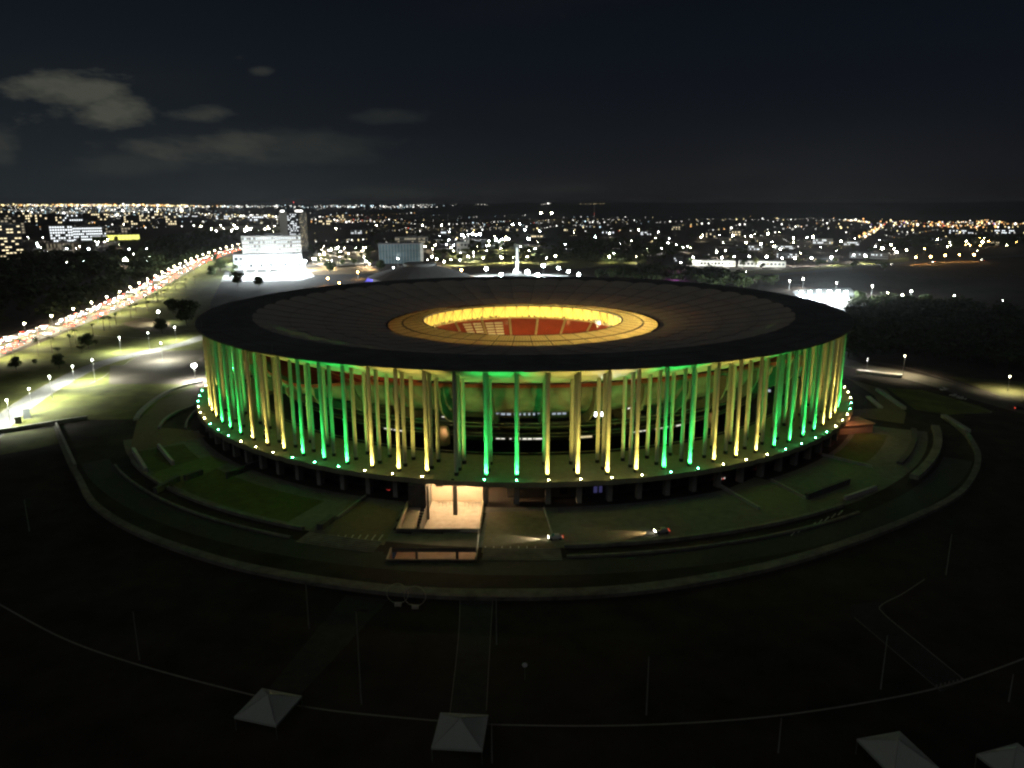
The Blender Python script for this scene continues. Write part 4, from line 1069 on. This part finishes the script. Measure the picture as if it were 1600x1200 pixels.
# hall with the shallow conical roof just behind the stadium
HC = G(650, 421, 20); cr = 62.0; HC.z = 0; HC.y += 30
t = thing('round_hall', 'round hall with shallow grey conical roof and flat lantern behind the stadium', 'building', HC)
MB().lathe([(cr-6, 0), (cr-6, 9), (cr, 9.2)], 64).build('wall', wall_pale, t)
seg = MB()
for i in range(6):
    r0, r1 = cr*(1-i/6*.7), cr*(1-(i+1)/6*.7)
    f_ = lambda r: 9.3+13.0*((cr-r)/(cr*.7))**.85
    for a_ in (0,):
        seg.quad(pol(r0,-PI/24,f_(r0)), pol(r0,PI/24,f_(r0)), pol(r1,PI/24,f_(r1)), pol(r1,-PI/24,f_(r1)))
sm_ = seg.mesh('roof_segment', mat('conical_roof_sheet', (.40,.39,.37), .8, .15, .1))
for k in range(24): link('roof_segment', sm_, t, rz=k*PI/12)
MB().lathe([(cr*.3, 21.5), (cr*.33, 24.6), (cr*.30, 25.6), (.5, 26.4)], 48).build('lantern', mat('lantern_sheet', (.46,.46,.44), .8, .12, .1), t)
# violet lit canopy beside it
pv_ = G(583,439,3); pv_.z = 0
t = thing('violet_canopy', 'small violet lit pointed canopy beside the round hall', 'tent', pv_)
b = MB()
for q4 in range(4):
    a_, e_ = [(-9,-9),(9,-9),(9,9),(-9,9)][q4], [(9,-9),(9,9),(-9,9),(-9,-9)][q4]; b.quad((*a_, 3), (*e_, 3), (-4, 0, 8.5))
b.build('canvas', sheer('violet_canvas', (.45,.45,.8), .4), t)
for x, y in ((-8.8,-8.8),(8.8,-8.8),(8.8,8.8),(-8.8,8.8)): MB().tube([(x,y,0),(x,y,3)], .1, 5).build('pole', grey_metal, t)
lamp_light('violet_glow', 'POINT', pv_+Vector((0,-14,9)), 16000, (.28,.26,1), None, .5)
# lit monument column
p = G(808,426); k_ = (p-EYE).length/FPX
t = thing('monument_column', 'slender white floodlit monument column behind the stadium', 'monument', p)
MB().tube([(0,0,1.2), (0,0,38*k_)], [2.3,1.9], 10).build('shaft', white_paint, t)
MB().box(-6, 6, -6, 6, 0, 1.2).build('plinth', concrete_pale, t)
poly_sheet('monument_square', [G(x,y) for x,y in ((745,428),(870,428),(915,436),(700,436))], .02, lo_pal)
b = MB()
q = random.Random(3)
for i in range(40):
    a_ = q.uniform(0,6.28); l_ = q.uniform(2,6); b.tube([(0,0,38*k_), (l_*math.cos(a_), l_*math.sin(a_), 38*k_+q.uniform(0,5))], .3, 3)
b.build('metal_spray', grey_metal, t)
lamp_light('monument_wash', 'POINT', p+Vector((-3,-12,8)), 40000, cool, None, .5)
for i, (x, y, r_, hh, s_) in enumerate(((760,420,1.9,10,90), (783,429,1.9,8,90), (805,423,1.5,9,90), (824,425,2.2,10,110), (840,430,2.2,9,110), (849,415,1.9,14,90), (873,419,1.4,12,80), (888,424,1.4,11,80), (904,429,1.5,10,80))):
    street_lamp('big cool white lamp round the monument square, %s from the left' % nth(i), G(x, y, hh), hh, cool, s_*2, r_*.95, 120000, 'big lamps of the monument square', cap=False)
# town at the left
building('dark slab block with lit rows of windows at the far left edge', (14,408), 36, 46, 26, wall_dk, 'warm', 9, 12, .4, name='apartment_block', gw=.8, gh=.35)
t, w, hh, d_ = building('pale lift tower lit yellow from below beside the far left block', (23,404), 7, 37, 10, mat('yellow_lit_pillar', (.55,.52,.38), .8, .1, .1), 'dim', 1, 6, .1, name='lift_tower')
pp = G(25,405); lamp_light('pillar_glow', 'POINT', pp+Vector((6,-10,4)), 16000, (1,.9,.4), None, .5)
building('grey slab block with cool roof light at the far left', (22,366), 26, 22, 20, wall_grey, 'dim', 6, 6, .4, name='apartment_block')
building('blocky office with full rows of white windows', (98,379), 27, 22, 30, wall_pale, 'white', 9, 6, .75)
building('broad office ablaze with warm white windows', (136,377), 48, 19, 30, wall_grey, 'white', 22, 5, .85)
building('low block with a yellow-green lit front wall', (193,376), 41, 8.5, 20, wall_grey, 'yellow', 9, 1, 1.0, gw=.93, gh=.86, roofbox=False)  # glowing panes stand in for the yellow-green light on this front wall
building('grey block behind the yellow lit wall', (180,369), 40, 12, 20, wall_pale, 'dim', 10, 3, .3)
building('green lit low wing joining the white office', (157,377), 20, 6, 14, mat('green_wing', (.25,.33,.08), .8, .1, .1), 'dim', 4, 1, .3, roofbox=False)
building('brownish ribbed block among the left trees', (100,396), 38, 14, 26, mat('ribbed_brown', (.28,.23,.18), .8, .15, .1), 'dim', 18, 2, .5, gw=.3, gh=.8)
for i, (x, y, w_, h_, f_) in enumerate(((60,352,22,14,.3),(84,350,20,13,.3),(38,344,18,10,.4),(112,346,26,9,.4),(150,345,30,10,.35),(205,352,22,13,.3),(196,340,18,7,.4),(228,346,16,9,.3),(268,352,14,13,.5),(245,342,20,8,.35),(10,344,16,12,.4),(170,336,24,6,.5),(120,337,24,6,.5),(60,336,24,7,.5),(300,340,20,6,.5),(350,343,22,6,.5),(400,346,22,8,.5),(540,345,20,7,.4),(510,352,22,8,.4))):
    building('distant town block beyond the dark wood, %s of a scattered row' % nth(i), (x, y), w_, h_, 40, R.choice((wall_grey, wall_pale, wall_dk)), R.choice(('white','warm','warm')), max(4, int(w_/2.5)), max(2, int(h_/3)), f_, name='town_block', group='distant town blocks')
# town at the right
building('long low sports hall, its side wall washed with white light', (1115,416), 62, 8, 24, white_paint, 'dim', 12, 1, .15, roofbox=False, name='sports_hall')
building('second long white washed hall right of the first', (1190,417), 66, 8, 24, white_paint, 'dim', 12, 1, .15, roofbox=False, name='sports_hall')
for (x, y) in ((1085,414),(1110,415),(1135,415),(1160,416),(1185,416),(1212,417)):
    p = G(x, y+1.6); lamp_light('wall_wash', 'POINT', p+Vector((0,-6,5)), 13000, (1,1,.88), None, .8)
for i, (x, y, w_, h_, f_, m_) in enumerate(((1136,382,18,10,.2,wall_pale),(1180,392,20,8,.6,wall_pale),(1225,390,26,6,.7,wall_pale),(1285,382,26,8,.5,white_paint),(1150,394,22,6,.2,wall_grey),(1110,372,14,8,.4,wall_dk),(1150,369,16,8,.6,wall_dk),(1330,384,20,6,.6,wall_pale),(1230,404,30,8,.1,wall_grey),(1345,404,30,8,.1,wall_pale),(1290,410,34,6,.1,wall_grey),(1060,410,14,8,.1,wall_grey),(1375,405,20,8,.15,wall_pale),(1010,368,18,6,.4,wall_dk),(1060,360,20,6,.4,wall_dk),(890,362,18,5,.4,wall_dk),(950,366,18,5,.4,wall_dk),(1470,380,26,6,.4,wall_dk),(1540,384,30,6,.4,wall_dk),(1500,366,30,6,.5,wall_dk),(1570,366,24,6,.5,wall_dk),(800,362,22,5,.3,wall_dk),(840,372,24,5,.4,wall_grey),(700,366,22,5,.4,wall_dk),(560,366,22,6,.4,wall_pale))):
    building('low town building among the lamps behind the stadium, %s of the scatter' % nth(i), (x, y), w_, h_, 24, m_, R.choice(('white','warm','white')), max(4, int(w_/2)), 2 if h_ > 5 else 1, f_, name='low_building', roofbox=False, group='low town buildings')
# violet lit house
building('small house lit violet behind the roof at right', (1055,434), 14, 9, 14, mat('house_render', (.5,.45,.5), .8, .1, .2), 'dim', 3, 1, .3, roofbox=False, name='house')
lamp_light('house_glow', 'POINT', G(1055,436)+Vector((0,-6,4)), 8000, (.85,.2,.95), None, .4)
# blazing court at right
poly_sheet('floodlit_court', [G(x,y) for x,y in ((1238,455),(1252,452),(1328,450),(1338,458),(1318,473),(1250,471))], .03, mat('court_surface', (.55,.58,.60), .7, .08, .2))
for i, (x, y) in enumerate(((1252,457),(1266,456),(1280,455),(1296,455),(1310,455),(1322,456),(1258,464),(1282,467),(1306,465))):
    hh = 6 if i > 5 else 7.5; p = G(x, y, hh); p.z = 0
    t = thing('court_floodlight', 'glaring floodlight over the white court at right, %s of its cluster' % nth(i), 'floodlight', p, group='court floodlights')
    MB().tube([(0,0,0),(0,0,hh)], [.2,.12], 6).build('mast', pole_m, t)
    MB().box(-1.5, 1.5, -.4, .4, hh-.6, hh+.6).build('lamp_bank', emis('court_bank', (.86,.97,1), 70), t)
    lamp_light('court_flood', 'POINT', p+Vector((0,-2,hh-1.6)), 260000, (.86,.97,1), None, .8)
# crane
p = G(928,352); k_ = (p-EYE).length/FPX
t = thing('tower_crane', 'tower crane with lit jib on the far skyline', 'crane', p)
b = MB()
for sx_ in (-1,1):
    for sy_ in (-1,1): b.tube([(sx_*1.6,sy_*1.6,0),(sx_*1.6,sy_*1.6,31*k_)], .35, 4)
for i in range(14): b.tube([(-1.6,-1.6,31*k_*i/14),(1.6,-1.6,31*k_*(i+1)/14)], .25, 3)
b.build('mast', wall_pale, t)
MB().tube([(-22*k_,0,31*k_),(15*k_,0,31.5*k_)], .8, 4).tube([(0,0,35*k_),(-14*k_,0,31*k_)], .2, 3).tube([(0,0,31*k_),(0,0,35*k_)], .5, 4).build('jib', wall_pale, t)
for x in (-21,-13,-6,-1,1,3,9,14): MB().blob((x*k_,-1.5,31.8*k_), 1.3).build('jib_lamp', emis('jib_lamp', (1,.8,.45), 1.4, False), t)
MB().blob((0,-2,17*k_), 1.6).build('mast_lamp', emis('red_beacon2', (1,.15,.1), 1.4, False), t)

# ------------------------------------------------------------------ town: lamps one can tell apart
def lamp_rows(lst, hh, col, s_, r_, label, group, power=0):
    for i, (x, y) in enumerate(sorted(lst)):
        street_lamp(label % nth(i), G(x, y, hh), hh, col, s_*2.2, r_*R.choice((.65, .8, 1, 1.1)), power*4, group, cap=False)
lamp_rows([(512,435),(530,442),(559,425),(721,422)], 9, orange, 55, .95, 'orange street lamp behind the stadium roof, %s from the left', 'orange lamps behind the roof', 9000)
lamp_rows([(755,403),(782,401),(824,401),(868,400),(952,401),(994,401),(694,409),(682,405),(675,401),(680,383),(764,383),(785,383)], 10, warm, 70, .95, 'warm lamp on the green park slope behind the monument, %s from the left', 'park lamps behind the monument', 12000)
lamp_rows([(826,373),(775,374),(785,374),(794,373),(744,367),(731,367),(722,367),(738,366),(750,366),(820,359),(843,361),(801,351),(812,350)], 14, cool, 90, 2.0, 'cool white sports light beyond the park, %s from the left', 'cool sports lights beyond the park')
lamp_rows([(845,333),(862,333)], 40, warm, 60, 3.6, 'high twin light on the skyline behind the stadium, %s of two', 'twin skyline lights')
lamp_rows([(1083,402),(1128,402),(1147,401),(1171,401),(1198,401),(1222,403),(1242,403),(1268,403),(1299,402),(1334,398),(1352,400)], 12, white, 80, 1.0, 'white street lamp along the sports halls, %s from the left', 'lamps along the sports halls', 16000)
lamp_rows([(1064,410),(1166,425),(1234,439),(1255,436),(1307,442),(1363,447),(1424,455),(1491,462),(1567,470)], 10, white, 50, .55, 'slim lamp on the dark slope at right, %s from the left', 'slim lamps on the right slope', 5000)
lamp_rows([(1387,457),(1410,461)], 8, warm, 80, .9, 'warm lamp over the yellow lit yard at right, %s of two', 'yard lamps at right', 14000)
lamp_rows([(1431,402),(1454,401),(1477,399),(1499,398),(1522,398)], 11, orange, 60, 1.0, 'orange street lamp along the far right road, %s from the left', 'orange lamps of the far right road', 9000)
lamp_rows([(1166,379),(1189,381),(1210,385),(1270,370),(1314,377),(1464,374),(1510,377),(1535,378),(1379,388),(1401,394),(998,359),(1200,365),(1240,372)], 11, warm, 80, 1.5, 'warm street lamp in the low quarter right of the stadium, %s from the left', 'lamps of the low right quarter')
lamp_rows([(421,368),(314,354),(345,352),(366,352),(468,362),(525,357),(588,352),(660,352),(690,352)], 12, warm, 70, 1.8, 'warm lamp in the town beyond the slab, %s from the left', 'lamps beyond the slab')
building('bright lit yard shed at right beside a glowing tree', (1392,470), 26, 6, 10, wall_pale, 'warm', 6, 1, .4, roofbox=False, name='shed')
lamp_light('yard_glow', 'POINT', G(1447,470)+Vector((0,-5,4)), 16000, (1,.95,.4), None, .5)
tree('glowing yellow-green tree lit from below at right', G(1447,474), 13, 8)
tree('dark tree left of the glowing one at right', G(1425,476), 12, 8); tree('dark tree beside the blazing court', G(1340,474), 14, 10, None, True)
# scattered town lamps, too alike to tell apart, by quarter
def scatter(n, box, hh, cols, r_, s_, label, group, power=0):
    for i, (x, y) in enumerate(sorted((R.uniform(box[0], box[1]), R.uniform(box[2], box[3])) for _ in range(n))):
        street_lamp(label+', %s from the left' % nth(i), G(x, y, hh), hh, R.choice(cols), s_*2.2, r_*R.choice((.35, .5, .65, 1.0)), power*4, group, cap=False)
scatter(34, (488,578,384,412), 9, (warm, white), .85, 70, 'warm lamp among the pale trees of the bright car park', 'lamps of the bright car park', 9000)
scatter(46, (0,240,366,410), 10, (warm, white, white, cool), .95, 60, 'lamp among the town blocks beyond the dark wood', 'lamps of the left town', 9000)
scatter(26, (325,440,353,362), 10, (white, warm), 1.6, 110, 'glaring lamp of the wide lit yard beyond the wood', 'lamps of the wide lit yard')
scatter(32, (640,1000,362,396), 10, (warm, white, cool), 1.0, 60, 'lamp scattered through the dark park behind the stadium', 'lamps of the park quarter', 16000)
scatter(18, (668,872,384,410), 9, (warm, white), .8, 60, 'warm lamp among the lit trees by the monument', 'lamps among the monument trees', 16000)
scatter(34, (1000,1400,362,398), 10, (warm, white, white), 1.0, 60, 'lamp scattered in the low quarter behind the stadium', 'lamps of the low quarter', 9000)
scatter(16, (1400,1600,368,396), 10, (warm, orange), 1.0, 60, 'lamp scattered at the far right beyond the dark field', 'lamps of the far right')

# ------------------------------------------------------------------ far country: low hills and the lights on them
def terr(x, y):
    d = math.hypot(x, y+DIST); az = math.atan2(x, y+DIST)
    if d < 4500: return 0.0
    s_ = min(1, (d-4500)/9000); s_ = s_*s_*(3-2*s_)
    return s_*(88+14*math.sin(az*9+1)+8*math.sin(az*23))
hb = MB(); na, nr = 120, 24
for j in range(na+1):
    az = -1.15+2.3*j/na
    for i in range(nr+1):
        d = 4400+(26000-4400)*(i/nr)**1.3; x = d*math.sin(az); y = d*math.cos(az)-DIST
        hb.v.append((x, y, terr(x, y)+(.02 if i else -1)))
for j in range(na):
    for i in range(nr):
        a_ = j*(nr+1)+i; hb.f.append((a_, a_+nr+1, a_+nr+2, a_+1)); hb.mi.append(0)
setting(hb.build('hills', mat('hazy_far_country', (.045,.05,.065), .95, .4, .002), None, True))  # bluish tone puts the haze of distance into the hills' colour
def on_terr(px, py):
    d = ray(px, py).normalized(); t = 600.0
    while t < 24000:
        p = EYE+d*t
        if p.z < terr(p.x, p.y)+1: return p
        t += 40 if t < 6000 else 90
    return None
far_m = {c: emis('far_light_'+c, col, s_, False) for c, col, s_ in (('white', (1,.97,.88), 4.2), ('yellow', (1,.80,.38), 3.6), ('teal', (.68,.92,1), 2.6), ('orange', (1,.50,.16), 3), ('dim', (.9,.85,.75), 1), ('red', (1,.15,.1), 1.2), ('violet', (.5,.3,1), 1.2), ('hot', (1,.97,.9), 16))}
far_names = list(far_m)
def far_lights(n, box, mix, r0, r1, name, label, px_list=None):
    b = MB(); cnt = 0; run = 0
    for i in range(n):
        if px_list: p = on_terr(*px_list[i])
        elif run and R.random() < .88:            # lights stand in rows along the streets
            run -= 1; p = last+sdir*R.uniform(.7, 1.3)
            p.z = terr(p.x, p.y)
        else:
            p = on_terr(R.uniform(box[0], box[1]), R.uniform(box[2], box[3]))
            if p is None: continue
            run = R.randint(2, 9) if R.random() < .6 else 0
            an = R.choice((.35, .35+PI/2, .9, 1.35))+R.uniform(-.1, .1); sdir = Vector((math.cos(an), math.sin(an), 0))*(22+.010*(p-EYE).length)
        if p is None: continue
        last = p.copy()
        r_ = R.uniform(r0, r1)*(.6+1.2*R.random()**4); c = R.choices([m_ for m_, _ in mix], [w_ for _, w_ in mix])[0]
        # a light on its post: a faceted globe clear of the ground
        p.z = max(p.z, terr(p.x, p.y))+r_+3
        b.blob(p, r_, far_names.index(c))
        b.box(p.x-.2, p.x+.2, p.y-.2, p.y+.2, terr(p.x, p.y)-.5, p.z-r_*.9, far_names.index('dim')) if False else None
        cnt += 1
    if b.f: setting(b.build(name, [far_m[c] for c in far_names]), 'stuff', label, 'lights')
W5 = [('white',6),('yellow',2),('teal',4),('dim',5),('hot',1)]
far_lights(380, (-10,290,320.8,323.5), [('yellow',6),('orange',2),('white',3)], 5, 9, 'far_town_lights', 'yellow band of far town lights along the left horizon')
far_lights(900, (-10,285,323.5,341), W5, 2.2, 5.0, 'left_town_lights', 'dense carpet of small town lights at left below the horizon')
far_lights(150, (-10,250,341,360), W5+[('orange',3),('red',1)], 1.2, 2.6, 'left_suburb_lights', 'sparser lights among the left town blocks')
cv = [(285+8*math.sin(i*.35)*(1-i/26), 321.5+i*.42) for i in range(26)]+[(288+i*1.7+R.uniform(-2,2), 333+min(6, i*.16)+R.uniform(-1.5,1.5)) for i in range(110)]
far_lights(len(cv), None, [('white',4),('yellow',2),('hot',2)], 2.4, 5.0, 'far_road_lights', 'curving far road drawn in white lights left of the tower', cv)
far_lights(230, (300,640,321.5,325.5), [('white',5),('teal',3),('dim',2)], 4.5, 8, 'horizon_lights', 'thin line of white lights along the horizon above the tower')
far_lights(90, (300,570,326,336), [('dim',5),('teal',2)], 2.5, 4.5, 'plain_lights', 'faint scattered lights on the plain beyond the tower')
far_lights(120, (470,600,336,350), [('white',4),('orange',3),('yellow',2),('red',1)], 1.6, 3.0, 'tower_side_lights', 'white and orange lights on the plain right of the tower')
far_lights(120, (310,470,341,352), [('white',4),('yellow',3)], 1.4, 2.6, 'yard_side_lights', 'small lights on the plain left of the tower')
far_lights(200, (640,1010,337,364), [('white',5),('dim',5),('yellow',2),('red',.6),('teal',2)], 1.2, 2.6, 'park_far_lights', 'scattered small lights on the dark plain behind the stadium')
far_lights(170, (1000,1400,338,366), [('white',5),('dim',5),('yellow',3),('orange',1)], 1.2, 2.6, 'right_far_lights', 'scattered small lights on the dark plain at right')
far_lights(120, (480,760,350,384), [('white',4),('yellow',4),('dim',4)], .7, 1.5, 'town_lights', 'small lights among trees between tower and monument')
far_lights(100, (1010,1420,366,402), [('white',4),('yellow',4),('dim',4)], .5, 1.1, 'quarter_lights', 'small lights among the low quarter at right')
far_lights(210, (1395,1610,346,359), [('yellow',4),('orange',5),('white',3),('red',1),('violet',.5)], 1.8, 3.2, 'right_town_lights', 'warm and orange town lights along the right horizon')
far_lights(90, (1400,1610,361,378), [('yellow',3),('dim',4),('white',2),('orange',2)], 1.0, 2.0, 'right_suburb_lights', 'sparse warm lights below the right town')
rd = [(1318+i*.9, 345.5+.002*i*i+R.uniform(-.8,.8)) for i in range(46)]+[(1380-i*.75+R.uniform(-6,6), 352+i*.5+R.uniform(-2,2)) for i in range(46)]
far_lights(len(rd), None, [('yellow',5),('white',3),('orange',2)], 1.6, 2.8, 'hill_road_lights', 'winding hill road drawn in warm lights at right', rd)
far_lights(14, (660,1000,319.5,321), [('dim',5),('white',1)], 5, 8, 'lone_horizon_lights', 'a few lone lights on the dark horizon at centre')
# lit streaks of open lots
for (nm, pts, m_) in (('lit_yard', ((318,362),(342,354),(430,351),(441,357),(430,363),(330,366)), mat('yard_paving', (.42,.39,.33), .85, .2, .02)), ('bright_car_park', ((480,402),(500,388),(545,382),(572,392),(570,412),(540,418),(500,416)), mat('car_park_pale', (.34,.31,.26), .85, .3, .05)), ('avenue_link', ((470,418),(570,413),(590,421),(590,427),(470,430)), mat('link_road', (.3,.2,.1), .85, .2, .05)),
                      ('park_slope', ((690,416),(700,395),(800,380),(900,396),(1010,398),(1010,410),(900,420)), grass_m), ('halls_lawn', ((1070,424),(1240,420),(1420,402),(1420,408),(1250,428),(1160,436),(1080,430)), grass_m), ('right_slope_road', ((1150,432),(1250,424),(1420,408),(1610,397),(1610,400),(1420,412),(1250,428),(1160,436)), asphalt)):
    poly_sheet(nm, [G(x,y) for x,y in pts], .018 if nm != 'right_slope_road' else .030, m_)
# cars on the far right road
for i, (x, y) in enumerate(((1382,415),(1394,413.5),(1459,409.5),(1535,406.5))):
    car('car with headlights on along the far right road, %s from the left' % nth(i), G(x, y), PI+.25, 0, 'cars on the far right road')

# ------------------------------------------------------------------ woods and town trees
def wood(name, label, n, poly, w0, w1, leaves, z0=0):
    """a closed mass of dark crowns"""
    pts = [G(*q) for q in poly]
    xs = [p.x for p in pts]; ys = [p.y for p in pts]; b = MB(); cnt = 0; tries = 0
    def inside(x, y):
        c = False; k = len(pts)-1
        for i in range(len(pts)):
            if (pts[i].y > y) != (pts[k].y > y) and x < (pts[k].x-pts[i].x)*(y-pts[i].y)/(pts[k].y-pts[i].y)+pts[i].x: c = not c
            k = i
        return c
    while cnt < n and tries < n*40:
        tries += 1
        x = R.uniform(min(xs), max(xs)); y = R.uniform(min(ys), max(ys))
        if not inside(x, y): continue
        cnt += 1; w = R.uniform(w0, w1); hh = w*R.uniform(.75, 1.05); c = Vector((x, y, hh*.62))
        b.tube([(x,y,0),(x,y,hh*.6)], [.35,.2], 4, cap=False)
        for i in range(leaves):
            d = Vector((R.gauss(0,1), R.gauss(0,1), R.gauss(0,.8)+.2)).normalized()
            p = c+Vector((d.x*w*.5, d.y*w*.5, d.z*hh*.38))*(R.random()**.3)
            u = Vector((R.gauss(0,1), R.gauss(0,1), R.gauss(0,.6))).normalized(); v = u.cross(Vector((.3,.2,1))).normalized(); sz = w*.10*R.uniform(.6,1.5)
            b.quad(p-u*sz-v*sz*.6, p+u*sz*.4-v*sz, p+u*sz+v*sz*.5, p-u*sz*.2+v*sz*.9)
    return setting(b.build(name, leaf_a), 'stuff', label, 'wood')
wood('dark_wood', 'wide black wood left of the crowded avenue', 620, ((-40,440),(-40,410),(60,404),(150,402),(230,398),(330,392),(345,396),(290,414),(240,438),(190,464),(120,494),(40,520),(-40,540)), 12, 20, 60)
wood('belt_wood', 'belt of dark trees between the avenue and the lit yard', 260, ((220,396),(250,375),(310,366),(440,365),(440,372),(380,378),(340,390)), 14, 22, 46)
wood('park_wood', 'dark trees of the park behind the monument', 260, ((860,404),(880,382),(1000,378),(1080,392),(1040,408),(1000,414),(930,412)), 12, 18, 50)
wood('slope_wood', 'black thicket right of the stadium below the court', 1000, ((1322,560),(1325,480),(1345,476),(1400,474),(1440,479),(1480,481),(1560,490),(1660,500),(1660,590),(1480,566),(1400,552)), 6, 13, 46)
wood('right_wood', 'dark belt of trees below the far right town', 240, ((1395,378),(1470,372),(1610,372),(1610,388),(1500,392),(1400,390)), 12, 18, 40)
wood('rim_wood', 'dark trees peeping over the stadium roof at right', 200, ((930,434),(1010,420),(1150,430),(1215,446),(1150,450),(1040,444)), 9, 14, 60)
def tree_scatter(n, box, w0, w1, label, group):
    for i, (x, y) in enumerate(sorted((R.uniform(box[0], box[1]), R.uniform(box[2], box[3])) for _ in range(n))):
        w = R.uniform(w0, w1)
        tree(label+', %s from the left' % nth(i), G(x, y), w, w*R.uniform(.7, .95), group)
tree_scatter(44, (482,585,384,416), 9, 15, 'leafy tree lit by lamps round the bright car park', 'trees of the bright car park')
tree_scatter(72, (660,870,380,412), 11, 18, 'lamp-lit tree in the park behind the monument', 'trees of the monument park')
tree_scatter(40, (0,240,380,412), 12, 20, 'tree among the left town blocks', 'trees of the left town')
tree_scatter(34, (1075,1400,392,424), 10, 16, 'tree beside the lit sports halls at right', 'trees by the sports halls')
tree_scatter(60, (560,1400,360,392), 14, 22, 'dark tree in the low quarter beyond the park', 'trees of the low quarter')
tree_scatter(12, (325,372,402,432), 9, 15, 'pale lit tree left of the glaring square', 'trees by the glaring square')

# ------------------------------------------------------------------ the night air
def air(density):
    m = bpy.data.materials.new('night_air'); m.use_nodes = True; t = m.node_tree; t.nodes.clear()
    v = N(t, 'ShaderNodeVolumePrincipled'); v.inputs['Color'].default_value = (.9, .93, .95, 1); v.inputs['Density'].default_value = density
    v.inputs['Anisotropy'].default_value = .55
    o = N(t, 'ShaderNodeOutputMaterial'); t.links.new(v.outputs[0], o.inputs['Volume'])
    try: m.cycles.homogeneous_volume = True
    except Exception: pass
    b = MB().box(-26500, 26500, -26500, 26500, -10, 150).build('haze', m)
    setting(b, 'stuff', 'thin night haze over the whole town', 'haze')
air(1.8e-5)
